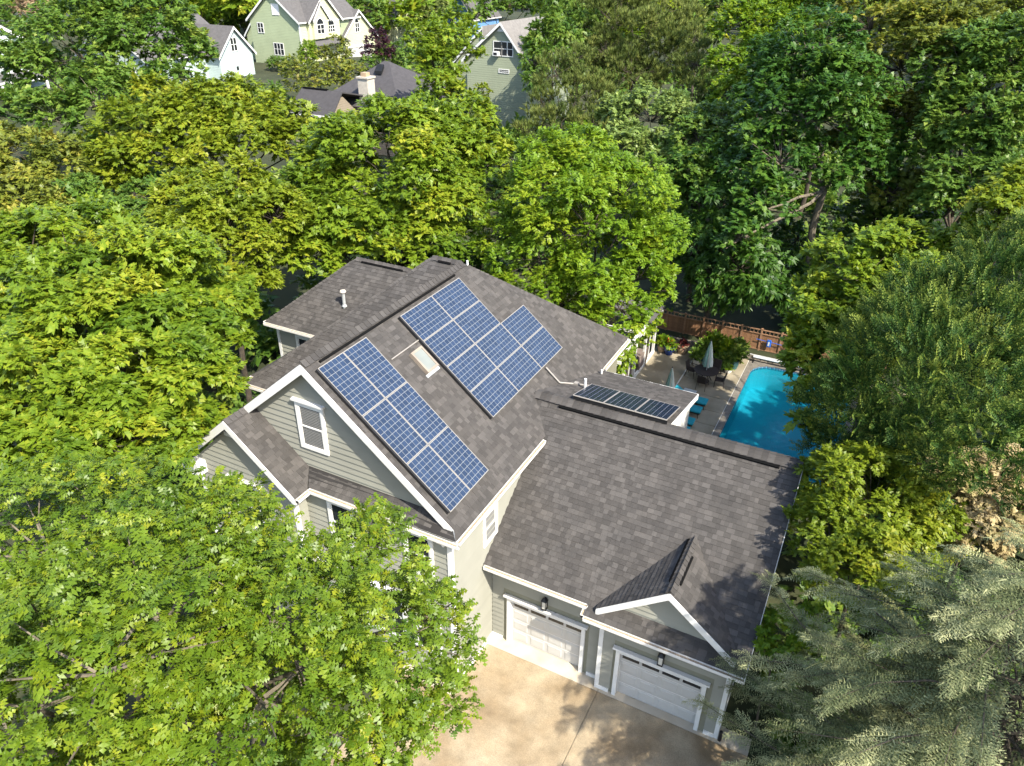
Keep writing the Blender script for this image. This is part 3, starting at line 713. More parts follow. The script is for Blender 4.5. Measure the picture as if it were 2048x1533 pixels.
def rack(label, corners, ux, uy, lens, n_, posts):
    e = thing('panel_rack', label, 'mounting rack', group='black racks under the solar panels')
    for c, L_ in zip(corners, lens):
        first = c is corners[0]; mb = MB(); mb.obox(c-n_*(.115 if first else .075)-uy*(.03 if first else 0), ux*L_, uy*(.06 if first else .045), n_*(.10 if first else .045)); me = mb.mesh('rail', 'black'); fix_normals(me); link('rail', me, e)  # first rail thickened in black to draw the shadowed gap along the edge
        k = 0.
        while k <= L_:
            mb = MB(); mb.obox(c-n_*.125+ux*k-uy*.035, ux*.07, uy*.11, n_*.05); mb.obox(c-n_*.125+ux*k, ux*.035, uy*.03, n_*.09); me = mb.mesh('bracket', 'black'); fix_normals(me); link('bracket', me, e); k += posts
rack('black rails and brackets under the six panel array by the gable edge', [on_slope(.403, -2.106+d, .13) for d in (-.03, 1.05, 2.16)], SD, SYv, [5.5]*3, SLN, 1.09)
rack('black rails and brackets under the large stepped solar array', [on_slope(.435+.0, 1.86+d, .13) for d in (0, 1.75, 3.66)], SD, SYv, [4.45]*3, SLN, 1.09)
n3 = ux3.cross(Vector((-1, 0, 0)))
e3 = thing('panel_rack', 'black tilt rack lifting the three dark panels above the low rear roof', 'mounting rack', group='black racks under the solar panels')
for yy, zt in ((4.66, 7.58), (6.2, 7.14)):
    MB().box(.72, 4.02, yy, yy+.05, zt-.03, zt+.01).build('rail', 'black', e3)
    for x in (.8, 1.85, 2.95, 3.95): MB().box(x, x+.05, yy, yy+.05, 7.385-.222*(yy-4.5)-.02, zt).build('bracket', 'black', e3)
MB().slab([(.70, 4.62, 7.60), (4.05, 4.62, 7.60), (4.05, 4.62, 7.40), (.70, 4.62, 7.40)], (0, .02, 0)).build('shade_sheet', 'black', e3)  # black sheet added for the shade under the raised panels

# ================================================================== garden fence with open lattice top, stone edging
fence = thing('board_fence', 'reddish cedar board fence with open baluster top behind the pool', 'fence', (0, 25.9, .3))
FX0, STEP, NB = -2.87, 1.15, 12
bme = [MB().box(0, .088, -.01, .01, 0, 1.06+.0).mesh('fence_board', 'wood') for _ in range(1)][0]
pme = MB().box(-.05, .05, -.05, .05, -.35, 1.40).box(-.06, .06, -.06, .06, 1.40, 1.43).mesh('post', 'woodpost')
rme = MB().box(.05, STEP-.05, -.03, .03, 0, .055).mesh('rail', 'woodpost')
bal = MB().box(-.016, .016, -.016, .016, 0, .20).mesh('baluster', 'woodpost')
for i in range(NB+1):
    link('post', pme, fence, (FX0+i*STEP, 0, 0))
    if i == NB: break
    for z in (.04, 1.06, 1.315): link('rail', rme, fence, (FX0+i*STEP, 0, z))
    for j in range(11): link('fence_board', bme, fence, (FX0+i*STEP+.055+j*.0948, .012+.003*((j*7) % 3), .03))
    for j in range(1, 5): link('baluster', bal, fence, (FX0+i*STEP+j*STEP/5, 0, 1.115))
edge = thing('stone_edging', 'low mossy stone edging wall between pool deck and fence', 'low wall', (0, 25.15, 0))
MB().box(-2.0, 11, .12, .75, -.06, .30).build('bed', 'ground', edge)
for row in range(2):
    x = -1.9+row*.2
    while x < 10.5:
        L_ = rnd.uniform(.28, .55); h = .15
        q = MB(); z0 = row*h; d = rnd.uniform(0, .04)
        q.add([(x+.01, -.1-d+row*.04, z0), (x+L_-.01, -.1-d+row*.04, z0), (x+L_-.01, .14, z0), (x+.01, .14, z0),
               (x+.03, -.085-d+row*.04, z0+h-.012), (x+L_-.03, -.085-d+row*.04, z0+h-.012), (x+L_-.02, .13, z0+h-.005), (x+.02, .13, z0+h-.005)],
              [(0, 3, 2, 1), (4, 5, 6, 7), (0, 1, 5, 4), (1, 2, 6, 5), (2, 3, 7, 6), (3, 0, 4, 7)])
        q.build('stone', 'stone', edge); x += L_

# ================================================================== porch frame beside the deck
po = thing('porch_frame', 'white timber porch frame with climbing vine beside the pool deck', 'porch', (-1.6, 17.5, 0))
for y in (12.2, 14.0, 15.8, 17.6, 19.4, 21.2, 23.0):
    MB().box(-.07, .07, y-17.5-.07, y-17.5+.07, 0, 2.75).build('post', 'trim', po)
for y in (14.9, 18.5, 22.1): MB().box(-.03, .03, y-17.5-.03, y-17.5+.03, .1, 2.5).build('mullion', 'trim', po)
MB().box(-.09, .09, -5.6, 5.8, 2.55, 2.78).build('beam', 'trim', po); MB().box(-.06, .06, -5.5, 5.7, .0, .16).build('sill', 'trim', po)
MB().box(-2.6, -.1, -5.5, 5.7, .0, .05).build('porch_floor', 'shadewall', po)
for y in (-5.3, -1.6, 2.1, 5.5): MB().box(-2.7, .35, y-.04, y+.04, 2.80, 2.95).build('rafter', 'trim', po)
MB().box(-2.6, -2.5, -5.5, 5.7, 0, 2.6).build('back_panel', 'shadewall', po)
for y in (-3.7, .1, 3.6): MB().box(-.03, .03, y-.75, y+.75, .16, 1.0).build('side_panel', 'shadewall', po)
MB().box(-2.7, .3, 3.4, 5.9, 2.96, 3.02).build('porch_roof', 'farroof', po)

# ================================================================== pool furniture
tb = thing('garden_table', 'round dark brown metal garden table with folded parasol through it', 'table', (2.05, 21.2, 0))
MB().lathe((0, 0, 0), [(.66, .70), (.69, .715), (.69, .73), (.66, .735)], 28).build('table_top', 'iron', tb)
for k in range(4):
    a = math.pi/4+k*math.pi/2; MB().path([(.10*math.cos(a), .10*math.sin(a), .70), (.22*math.cos(a), .22*math.sin(a), .35), (.42*math.cos(a), .42*math.sin(a), .0)], .022).build('leg', 'iron', tb)
def chair(x, y, rz, label):
    t = thing('garden_chair', label, 'chair', (x, y, 0), 'dark metal chairs round the garden table', rz)
    MB().box(-.24, .24, -.22, .24, .41, .44).build('seat', 'iron', t)
    b = MB(); b.slab([(-.24, -.22, .44), (.24, -.22, .44), (.22, -.34, .92), (-.22, -.34, .92)], (0, -.02, -.005)); me = b.mesh('backrest', 'iron'); fix_normals(me); link('backrest', me, t)
    for sx in (-1, 1):
        MB().path([(sx*.24, .24, .0), (sx*.23, .22, .42), (sx*.27, .16, .64)], .014).build('leg', 'iron', t)
        MB().path([(sx*.26, -.30, .0), (sx*.24, -.21, .42)], .014).build('leg', 'iron', t)
        MB().path([(sx*.27, .2, .64), (sx*.27, -.05, .66), (sx*.24, -.27, .66)], .017).build('armrest', 'iron', t)
chair(2.08, 20.36, 0, 'dark metal chair with its back to the house, nearest the garage roof')
chair(2.86, 21.05, math.radians(100), 'dark metal chair on the pool side of the round table')
chair(1.20, 21.45, math.radians(-100), 'dark metal chair on the house side of the round table')
chair(2.35, 22.1, math.radians(170), 'dark metal chair half hidden between table and potted shrubs')
def parasol(x, y, z0, z1, label, r):
    t = thing('parasol', label, 'parasol', (x, y, 0), 'folded striped parasols on the pool deck')
    MB().lathe((0, 0, 0), [(.022, .03), (.022, z1+.08)], 8).build('pole', 'steel', t)
    MB().lathe((0, 0, z1+.05), [(.03, 0), (.035, .04), (.01, .07)], 8).build('finial', 'iron', t)
    N_ = 24
    for par, m_ in ((0, 'umbg'), (1, 'umbw')):
        q = MB()
        for i in range(N_):
            if (i//2) % 2 != par: continue
            vs = []
            for k in range(7):
                f = k/6; rr = .03+r*(f**.8)*(.95 if k < 6 else .85); z = z1-(z1-z0)*f
                for j in (i, i+1):
                    a = 2*math.pi*j/N_; w_ = rr*(1+.22*math.cos(3*a*2)); vs.append((w_*math.cos(a), w_*math.sin(a), z))
            q.add(vs, [(2*k, 2*k+1, 2*k+3, 2*k+2) for k in range(6)])
        q.build('canopy', m_, t)
    MB().lathe((0, 0, 0), [(.25, 0), (.25, .05), (.06, .09)], 14).build('base', 'iron', t)
parasol(2.05, 21.22, 1.0, 2.5, 'folded green and white striped parasol standing in the round table', .25)
parasol(1.10, 17.05, 1.05, 2.62, 'folded green striped parasol poking up behind the low rear roof', .25)
def lounger(x, y, label, rz=0.):
    t = thing('sun_lounger', label, 'sun lounger', (x, y, 0), 'teal cushioned sun loungers on the pool deck', rz)
    MB().box(-1.9, 0, -.31, -.28, .26, .30).build('side_rail', 'black', t); MB().box(-1.9, 0, .28, .31, .26, .30).build('side_rail', 'black', t)
    for lx in (-1.75, -.12):
        for ly in (-.28, .28): MB().path([(lx, ly, .28), (lx+.05, ly, 0)], .018).build('leg', 'black', t)
    for k, (a, b) in enumerate(((-.62, .02), (-1.22, -.64))):
        q = MB(); q.lathe((0, 0, 0), [(1, 0)], 4)
        q = MB(); q.box(a, b, -.32, .32, .30, .41); me = q.mesh('cushion', 'teal'); o = link('cushion', me, t)
        bv = o.modifiers.new('bevel', 'BEVEL'); bv.width = .045; bv.segments = 3
    q = MB(); q.slab([(-1.24, -.32, .34), (-1.24, .32, .34), (-1.8, .32, .72), (-1.8, -.32, .72)], (.04, 0, .10)); me = q.mesh('back_cushion', 'teal'); fix_normals(me); link('back_cushion', me, t)
lounger(2.84, 18.45, 'teal lounger end showing farthest along the edge of the low rear roof')
lounger(2.78, 17.5, 'teal lounger end with black legs, second from the far end of the row')
lounger(2.74, 16.25, 'teal lounger end beside the white corner of the rear addition, third in the row')
lounger(2.72, 15.35, 'teal lounger corner nearest the garage ridge')
lounger(1.95, 18.0, 'teal lounger corner just beside the second folded parasol', math.radians(70))
st = thing('side_table', 'low glass side table on the deck in front of the round table', 'side table', (1.75, 19.05, 0))
MB().box(-.34, .34, -.2, .2, .40, .42).build('table_top', 'galv', st)
for a in (-1, 1):
    for b in (-1, 1): MB().box(a*.3-.015, a*.3+.015, b*.17-.015, b*.17+.015, 0, .40).build('leg', 'black', st)
def pot(x, y, r, h, m_, label, cat='plant pot', belly=1.15):
    t = thing('plant_pot', label, cat, (x, y, 0), 'plant pots on the pool deck')
    MB().lathe((0, 0, 0), [(r*.72, 0), (r*.9*belly, h*.55), (r, h*.92), (r*1.08, h*.93), (r*1.08, h), (r*.94, h), (r*.9, h*.86)], 18).build('pot', m_, t, smooth=False)
    MB().lathe((0, 0, h*.84), [(r*.92, 0), (r*.92, .01)], 14).build('soil', 'soil', t)
    return t
POT = {}
POT['blue'] = pot(-.72, 23.42, .30, .52, 'bluepot', 'deep blue glazed pot with red flowers by the fence')
POT['tan'] = pot(-.06, 23.95, .33, .52, 'tanpot', 'large tan pot with dark red leaves by the fence')
POT['teal'] = pot(3.13, 23.5, .26, .55, 'tealpot', 'dark green bucket planter at the pool end of the shrubs')
POT['white'] = pot(2.98, 22.78, .20, .26, 'whitepot', 'small white bowl planter beside the dark green bucket')
POT['navy'] = pot(2.62, 23.1, .20, .30, 'bluepot', 'small navy pot between round table and shrubs')
POT['cream'] = pot(1.12, 22.85, .22, .40, 'whitepot', 'cream pot behind the chair on the house side')
POT['clay'] = pot(-1.20, 23.55, .26, .42, 'tanpot', 'clay pot under the vine next to the deep blue pot')
POT['teal2'] = pot(1.35, 23.6, .24, .45, 'tealpot', 'turquoise pot partly hidden left of the striped parasol')
POT['g3'] = pot(1.75, 24.2, .24, .42, 'tealpot', 'green pot under the middle of the shrubs')
POT['g4'] = pot(2.45, 23.9, .26, .45, 'tanpot', 'tan pot under the shrubs near the pool')
POT['g5'] = pot(3.0, 24.45, .22, .4, 'whitepot', 'white pot at the fence end of the shrubs')
wc = thing('watering_can', 'small black watering can beside the tan pot', 'watering can', (-.42, 23.72, 0))
MB().lathe((0, 0, 0), [(.12, 0), (.13, .2), (.08, .24)], 12).build('can', 'black', wc); MB().path([(.1, 0, .08), (.26, 0, .26)], .018).build('spout', 'black', wc); MB().path([(-.1, 0, .2), (-.18, 0, .3), (-.02, 0, .34)], .012).build('handle', 'black', wc)
cr = thing('cover_reel', 'pale tubular pool cover reel lying at the far end of the pool', 'pool cover reel', (4.0, 24.86, 0))
for dy, z, r in ((0, .34, .06), (.14, .33, .035)): MB().tube((-.05, dy, z), (5.2, dy, z), r, r, 10).build('tube', 'steel', cr)
for x in (0, 5.1): MB().box(x-.03, x+.03, -.22, .32, .0, .06).box(x-.025, x+.025, -.03, .03, .05, .3).build('stand', 'black', cr)
pl_ = thing('cleaning_pole', 'long pale pool pole resting on top of the stone edging', 'pole', (3.7, 25.12, .33)); MB().tube((0, 0, 0), (4.2, .05, .0), .022, .022, 8).build('shaft', 'steel', pl_); MB().tube((-.12, 0, 0), (0, 0, 0), .028, .024, 8).build('grip', 'black', pl_)
fl = thing('pool_float', 'bright blue pool brush and pole hung across the fence', 'pool brush', (4.56, 25.80, .95))
MB().tube((-.75, 0, .10), (1.1, -.02, .02), .02, .02, 8).build('pole', 'bluefloat', fl)
q = MB().box(-.13, .13, -.08, .0, -.26, .22); o_ = q.build('brush', 'bluefloat', fl); bv = o_.modifiers.new('b', 'BEVEL'); bv.width = .05; bv.segments = 2
MB().box(-.05, .05, -.09, -.081, -.16, .10).build('panel', 'steel', fl)
hp = thing('metal_hoop', 'thin rusty metal hoop on the driveway edge beside the oak', 'hoop', (.42, -3.55, 0))
MB().path([(.26*math.cos(a), .1*math.sin(a), .27+.26*math.sin(a)) for a in [i*2*math.pi/18 for i in range(19)]], .012).build('ring', 'rust', hp); MB().tube((0, 0, 0), (0, 0, .28), .012, .012).build('stake', 'rust', hp)

# ================================================================== neighbours' houses
def wx(par, m_, x0, x1, z0, z1, y, panes=1, arch=False):
    """window in a wall facing -Y"""
    t = .09; f = MB(); f.box(x0-t, x0, y-.06, y, z0-t, z1+t); f.box(x1, x1+t, y-.06, y, z0-t, z1+t); f.box(x0, x1, y-.06, y, z0-t, z0); f.box(x0, x1, y-.06, y, z1, z1+t)
    for k in range(1, panes): xm = x0+(x1-x0)*k/panes; f.box(xm-.05, xm+.05, y-.05, y, z0, z1)
    f.box(x0, x1, y-.045, y, (z0+z1)/2-.03, (z0+z1)/2+.03)
    w_ = f.build('window', 'trim', par); MB().box(x0, x1, y-.03, y-.002, z0, z1).build('pane', m_, w_)
def wy(par, m_, y0, y1, z0, z1, x, panes=1, arch=0.):
    t = .09; f = MB(); f.box(x, x+.06, y0-t, y0, z0-t, z1+t); f.box(x, x+.06, y1, y1+t, z0-t, z1+t); f.box(x, x+.06, y0, y1, z0-t, z0); f.box(x, x+.06, y0, y1, z1, z1+t)
    for k in range(1, panes): ym = y0+(y1-y0)*k/panes; f.box(x, x+.05, ym-.05, ym+.05, z0, z1)
    f.box(x, x+.045, y0, y1, (z0+z1)/2-.03, (z0+z1)/2+.03)
    w_ = f.build('window', 'trim', par); MB().box(x+.002, x+.03, y0, y1, z0, z1).build('pane', m_, w_)
    if arch:
        ym = (y0+y1)/2; r = (y1-y0)/2; pts = [(x, ym+r*math.cos(a), z1+.1+r*math.sin(a)) for a in [i*math.pi/8 for i in range(9)]]
        o_ = MB().slab(pts, (.03, 0, 0)).build('arch_pane', m_, w_); fix_normals(o_.data)
        o_ = MB().slab([(x, ym+(r+.1)*math.cos(a), z1+.1+(r+.1)*math.sin(a)) for a in [i*math.pi/8 for i in range(9)]], (.02, 0, 0)).build('arch_frame', 'trim', w_); fix_normals(o_.data)
def gable_y(par, x0, x1, y0, y1, zb, ze, zr, wm_, rm, oh=.35, trim=True, xr=None):
    """block with its ridge along Y, gable faces -Y"""
    xm = (x0+x1)/2 if xr is None else xr
    w_ = MB(); w_.slab([(x0, y0, zb), (x1, y0, zb), (x1, y0, ze), (xm, y0, zr), (x0, y0, ze)], (0, y1-y0, 0)); o_ = w_.build('wall', wm_, par); fix_normals(o_.data)
    r_ = MB(); pl_, pr_ = (zr-ze)/(xm-x0), (zr-ze)/(x1-xm)
    r_.slab([(xm, y0-oh, zr+.12), (xm, y1+oh, zr+.12), (x0-oh, y1+oh, ze-oh*pl_+.12), (x0-oh, y0-oh, ze-oh*pl_+.12)], (.0, 0, -.12))
    r_.slab([(xm, y0-oh, zr+.12), (xm, y1+oh, zr+.12), (x1+oh, y1+oh, ze-oh*pr_+.12), (x1+oh, y0-oh, ze-oh*pr_+.12)], (.0, 0, -.12))
    o_ = r_.build('roof', rm, par); fix_normals(o_.data)
    if trim:
        for xa, za in ((x0-oh, ze-oh*pl_), (x1+oh, ze-oh*pr_)):
            t_ = MB().slab([(xm, y0-oh-.02, zr+.1), (xa, y0-oh-.02, za+.1), (xa, y0-oh-.02, za-.22), (xm, y0-oh-.02, zr-.22)], (0, .05, 0)).build('rake_board', 'trim', par); fix_normals(t_.data)
        MB().box(x0-oh-.06, x0-oh, y0-oh, y1+oh, ze-oh*pl_-.12, ze-oh*pl_+.06).build('gutter', 'trim', par); MB().box(x1+oh, x1+oh+.06, y0-oh, y1+oh, ze-oh*pr_-.12, ze-oh*pr_+.06).build('gutter', 'trim', par)
def gable_x(par, x0, x1, y0, y1, zb, ze, zr, wm_, rm, oh=.35):
    """block with its ridge along X, gable faces +X"""
    ym = (y0+y1)/2
    w_ = MB(); w_.slab([(x1, y0, zb), (x1, y1, zb), (x1, y1, ze), (x1, ym, zr), (x1, y0, ze)], (x0-x1, 0, 0)); o_ = w_.build('wall', wm_, par); fix_normals(o_.data)
    r_ = MB(); k = (zr-ze)/(ym-y0)
    for ya, yb in ((y0-oh, 1), (y1+oh, -1)):
        r_.slab([(x1+oh, ym, zr+.12), (x0, ym, zr+.12), (x0, ya, ze-oh*k+.12), (x1+oh, ya, ze-oh*k+.12)], (0, 0, -.12))
    o_ = r_.build('roof', rm, par); fix_normals(o_.data)
    for ya in (y0-oh, y1+oh):
        t_ = MB().slab([(x1+oh+.02, ym, zr+.1), (x1+oh+.02, ya, ze-oh*k+.1), (x1+oh+.02, ya, ze-oh*k-.22), (x1+oh+.02, ym, zr-.22)], (-.05, 0, 0)).build('rake_board', 'trim', par); fix_normals(t_.data)
# green house
gh_ = thing('green_house', 'large light green house with arched windows and white garage door', 'house', (0, 0, 0))
gable_y(gh_, -79.1, -70.05, 71.87, 85, 5.5, 12.15, 15.7, 'greenside', 'farroof', .4)
wx(gh_, 'glass', -77.7, -76.7, 10.3, 11.5, 71.87, 2); wx(gh_, 'glass', -75.1, -73.4, 7.5, 9.0, 71.87, 3); wx(gh_, 'trim', -74.55, -73.4, 12.75, 14.0, 71.87, 2)
MB().box(-70.1, -69.95, 71.82, 72.0, 5.5, 12.0).build('corner_board', 'trim', gh_)
MB().box(-70.05, -69.98, 72.0, 80.3, 5.5, 12.1).build('front_wall', 'creamside', gh_)
gable_x(gh_, -74, -69.6, 73.4, 80.2, 9.5, 12.15, 15.4, 'creamside', 'farroof', .4)
gable_x(gh_, -72, -69.2, 74.0, 77.2, 9.6, 12.3, 14.2, 'creamside', 'farroof', .3)
wy(gh_, 'glass', 74.7, 76.1, 10.3, 11.4, -69.2, 2, 1); wy(gh_, 'glass', 77.5, 78.9, 10.3, 11.1, -69.6, 3, 1)
gable_x(gh_, -78, -69.9, 80.9, 88.9, 4.5, 9.35, 12.8, 'creamside', 'farroof', .4)
wy(gh_, 'glass', 84.2, 85.1, 9.8, 11.0, -69.9, 2, 1)
MB().box(-69.9, -69.84, 82.2, 87.6, 4.5, 7.6).build('garage_door', 'door', gh_); MB().box(-69.9, -69.8, 81.6, 88.2, 7.7, 8.0).build('band_board', 'trim', gh_)
MB().slab([(-69.6, 73, 9.4), (-68.4, 73, 8.9), (-68.4, 81, 8.9), (-69.6, 81, 9.4)], (0, 0, -.1)).build('porch_roof', 'farroof', gh_)
gable_y(gh_, -83.5, -79.1, 75.2, 84, 5.5, 9.6, 12.0, 'greenside', 'farroof', .3)
# pale blue house
bh = thing('pale_blue_house', 'pale blue house with white trimmed gable left of the large green one', 'house')
gable_x(bh, -82, -71.6, 58.1, 63.9, 5.0, 9.0, 12.0, 'iceside', 'farroof', .4)
wy(bh, 'glass', 60.4, 61.35, 9.2, 10.7, -71.6, 2); MB().box(-71.6, -71.5, 60.75, 61.05, 6.9, 7.3).build('wall_lamp', 'black', bh)
gable_y(bh, -86, -74, 49, 63, 5.0, 9.2, 13.0, 'iceside', 'farroof', .4)
wx(bh, 'glass', -80.5, -79.3, 6.5, 8.2, 49.0, 2); wx(bh, 'glass', -77.5, -76.3, 6.5, 8.2, 49.0, 2)
# tall grey-green house
hg = thing('grey_house', 'tall grey green house with window air conditioner in its gable', 'house')
gable_y(hg, -38.6, -30.8, 64.5, 77, 1.5, 10.15, 13.9, 'greyside', 'farrooftan', .45, xr=-34.0)
wx(hg, 'glass', -35.0, -34.05, 10.55, 11.95, 64.5, 1); wx(hg, 'glass', -33.95, -32.6, 10.55, 11.95, 64.5, 2); wx(hg, 'glass', -34.3, -33.1, 8.78, 9.05, 64.5, 1)
ac = MB().box(-34.95, -34.25, 64.05, 64.5, 10.5, 10.95).build('air_conditioner', 'trim', hg); MB().box(-34.85, -34.4, 64.04, 64.052, 10.58, 10.86).build('grille', 'black', ac)
MB().slab([(-34.65, 64.46, 13.0), (-33.35, 64.46, 13.0), (-34, 64.46, 13.75)], (0, .03, 0)).build('gable_vent', 'trim', hg)
gable_y(hg, -42.5, -38.4, 68.5, 77, 1.5, 9.2, 13.0, 'greyside', 'farrooftan', .3, True, -38.6)
# dark roofed house in the middle
dh = thing('dark_roofed_house', 'low house with dark hipped roof and pale chimney among the trees', 'house')
MB().box(-42.1, -37.5, 38.5, 44.5, 3.6, 7.6).slab([(-37.5, 38.5, 7.6), (-37.5, 42.2, 7.6), (-37.5, 39.95, 9.5)], (-.1, 0, 0)).build('wall', 'tanside', dh); MB().box(-42, -33, 42.5, 53, 3.6, 8.0).build('wall', 'tanside', dh)
def hipr(x0, x1, y0, y1, z, zr, rx0, rx1, m_):
    ym = (y0+y1)/2; o_ = MB().add([(x0, y0, z), (x1, y0, z), (x1, y1, z), (x0, y1, z), (rx0, ym, zr), (rx1, ym, zr)], [(0, 1, 5, 4), (1, 2, 5), (2, 3, 4, 5), (3, 0, 4), (3, 2, 1, 0)]).build('roof', m_, dh); fix_normals(o_.data)
hipr(-42.6, -32.6, 42.2, 53.6, 8.05, 11.4, -38.2, -37.6, 'farroofdark')
o_ = MB().slab([(-42.4, 38.15, 7.8), (-37.2, 38.15, 7.8), (-37.2, 39.95, 9.7), (-41.9, 39.95, 9.7)], (0, 0, -.12)).build('roof', 'farroofdark', dh); fix_normals(o_.data)
o_ = MB().slab([(-41.9, 39.95, 9.7), (-37.2, 39.95, 9.7), (-37.2, 43.6, 8.9), (-42.2, 43.6, 8.2)], (0, 0, -.12)).build('roof', 'farroofdark', dh); fix_normals(o_.data)
MB().box(-42.4, -37.2, 38.05, 38.15, 7.66, 7.82).build('gutter', 'trim', dh); MB().box(-41.7, -38.9, 39.85, 40.1, 9.68, 9.79).build('ridge_vent_and_shadow', 'vent', dh)
ch = MB().box(-37.7, -36.6, 42.9, 44.0, 7.0, 10.5).box(-37.8, -36.5, 42.8, 44.1, 10.45, 10.6).build('chimney', 'brick', dh); MB().box(-37.45, -36.85, 43.1, 43.7, 10.6, 10.95).build('chimney_pot', 'tanpot', dh)
MB().slab([(-38.0, 46.0, 10.75), (-37.2, 46.0, 10.75), (-37.2, 46.5, 11.3), (-38.0, 46.5, 11.3)], (0, 0, -.3)).build('skylight', 'black', dh)
MB().lathe((-39.4, 38.6, 8.1), [(.06, 0), (.06, .4)], 8).build('vent_pipe', 'black', dh)
gable_y(dh, -27.2, -25.4, 38.6, 41.5, 3.2, 6.6, 7.5, 'creamside', 'farroofdark', .3)
# left edge house
lh = thing('white_trimmed_house', 'grey roofed house with white paned windows at the left edge', 'house')
gable_x(lh, -86, -74.0, 28.0, 36.0, 7.0, 11.9, 14.4, 'iceside', 'farroof', .5)
wy(lh, 'blind', 32.0, 33.0, 10.1, 11.1, -74.0, 2); wy(lh, 'blind', 33.25, 34.2, 10.1, 11.1, -74.0, 2)
MB().box(-74.0, -73.9, 28.0, 36.0, 9.5, 9.72).build('band_board', 'trim', lh)
MB().slab([(-74.0, 28, 9.5), (-72.4, 28, 8.95), (-72.4, 35.5, 8.95), (-74.0, 35.5, 9.5)], (0, 0, -.12)).build('porch_roof', 'farroof', lh); MB().box(-72.4, -72.3, 28, 35.5, 8.77, 8.96).build('gutter', 'trim', lh)
for y in (28.2, 30.5, 33, 35.2): MB().box(-72.6, -72.4, y, y+.2, 7.0, 8.78).build('porch_column', 'trim', lh)
# far tan house and far blue house
th = thing('tan_house', 'tan house with steep grey gables beyond the green one', 'house')
gable_x(th, -84, -74.5, 100.5, 108, 5, 10.4, 14.6, 'creamside', 'farroof', .4); gable_x(th, -80, -73.6, 105.5, 109.2, 5, 10.4, 12.4, 'creamside', 'farroof', .4)
gable_y(th, -84, -76.5, 97.5, 104, 5, 9.8, 13.4, 'tanside', 'farroof', .4)
for y in (102.2, 103.4, 104.6): wy(th, 'glass', y, y+.6, 8.6, 9.3, -74.5)
fb = thing('blue_house', 'blue sided gable showing between the tan house and tall grey house', 'house')
gable_y(fb, -74.5, -68.5, 118, 128, 4, 9.9, 13.6, 'blueside', 'farroof', .4)
wx(fb, 'glass', -73.4, -72.6, 8.4, 9.6, 118)
# ================================================================== trees
def tpl_leaf(l, w, fold=.12, pos=(0, 0, 0), ang=0., droop=0., roll=0.):
    """one small leaf blade"""
    v = np.array([(.0, -w*.42, fold*w*.5), (.22*l, w*.62, fold*w), (l, -.06*w, -droop*l)], float)
    return tf(v, pos, ang, roll), np.array([(0, 2, 1)])
def tpl_oak(l, w, pos, ang, droop, roll):
    """lobed leaf: midrib strip and six pointed lobes"""
    v = [(0, 0, 0), (.18*l, 0, 0), (.45*l, 0, -.01*l), (.72*l, 0, -droop*.6*l), (l, 0, -droop*l)]; f = []
    for s in (1, -1):
        for a, b, tipx, tipy in ((1, 2, .30, .36), (2, 3, .62, .50), (3, 4, .86, .30)):
            v.append((tipx*l, s*tipy*w, .05*w-droop*tipx*tipx*l)); t = len(v)-1; f.append((a, b, t) if s > 0 else (b, a, t))
    v += [(.45*l, .07*w, .015*w), (.45*l, -.07*w, .015*w)]; k = len(v); f += [(0, 4, k-2), (4, 0, k-1)]
    return tf(np.array(v, float), pos, ang, roll), np.array(f)
def tf(v, pos, ang, roll=0.):
    c, s = math.cos(roll), math.sin(roll); v = np.stack([v[:, 0], c*v[:, 1]-s*v[:, 2], s*v[:, 1]+c*v[:, 2]], 1)
    c, s = math.cos(ang), math.sin(ang); v = np.stack([c*v[:, 0]-s*v[:, 1], s*v[:, 0]+c*v[:, 1], v[:, 2]], 1)
    return v+np.array(pos)
def merge(parts):
    vs, fs, ids, k = [], [], [], 0
    for i, (v, f) in enumerate(parts):
        vs.append(v); fs.append(f+k); ids.append(np.full(len(f), i)); k += len(v)
    return np.concatenate(vs), np.concatenate(fs), np.concatenate(ids)
def twig(n=8, l=.42, w=.25, seed=1, oak=False, droop=.18, spread=1.):
    R = random.Random(seed); ps = []
    for i in range(n):
        f = i/(n-1); s = 1 if i % 2 else -1
        a = s*(1.15-.95*f)*spread+R.uniform(-.3, .3)
        p = (.12+.62*f, R.uniform(-.05, .05), R.uniform(-.10, .12)); L_ = l*R.uniform(.75, 1.15)
        g = (tpl_oak if oak else (lambda l, w, p, a, d, r: tpl_leaf(l, w, .16, p, a, d, r)))(L_, w*L_/l, p, a, droop+R.uniform(-.1, .25), R.uniform(-.6, .6))
        ps.append(g)
    return merge(ps)
def tri(p, d, side, l, w):
    p, d, side = map(np.array, (p, d, side)); return np.array([p-side*w, p+side*w, p+d*l]), np.array([(0, 1, 2)])
def frond(seed=1, n=8, narrow=.62, droop=.16, sub=4, lw=.036, tip=0.):
    """flat feathery spray along +x"""
    R = random.Random(seed); ps = []; tp_ = []
    for i in range(n):
        f = (i+.6)/n; z = -droop*f*f
        for s in (1, -1):
            L_ = narrow*(1-f*.75)*R.uniform(.7, 1.1); a = math.radians(R.uniform(38, 60)); d = np.array((math.cos(a), s*math.sin(a), -.08-droop*.5*f)); d /= np.linalg.norm(d)
            for j in range(sub):
                q = np.array((f, 0, z))+d*L_*(j/sub); sd = np.array((-d[1], d[0], .25*R.uniform(-1, 1))); e = d*.8+sd*(.55 if j % 2 else -.55)+np.array((0, 0, R.uniform(-.25, .25)))
                ps.append(tri(q, e/np.linalg.norm(e), np.array((0, 0, 1.))*.3+sd*.7, L_*(.5-.05*j), lw)); tp_.append(tip*(.5*f+.6*j/sub-.35))
    ps.append(tri((.8, 0, -droop*.64), (1, 0, -droop), (0, 1, 0), .28, .03)); tp_.append(tip*.4)
    v, f, _ = merge(ps); return v, f, np.arange(len(f)), np.array(tp_)
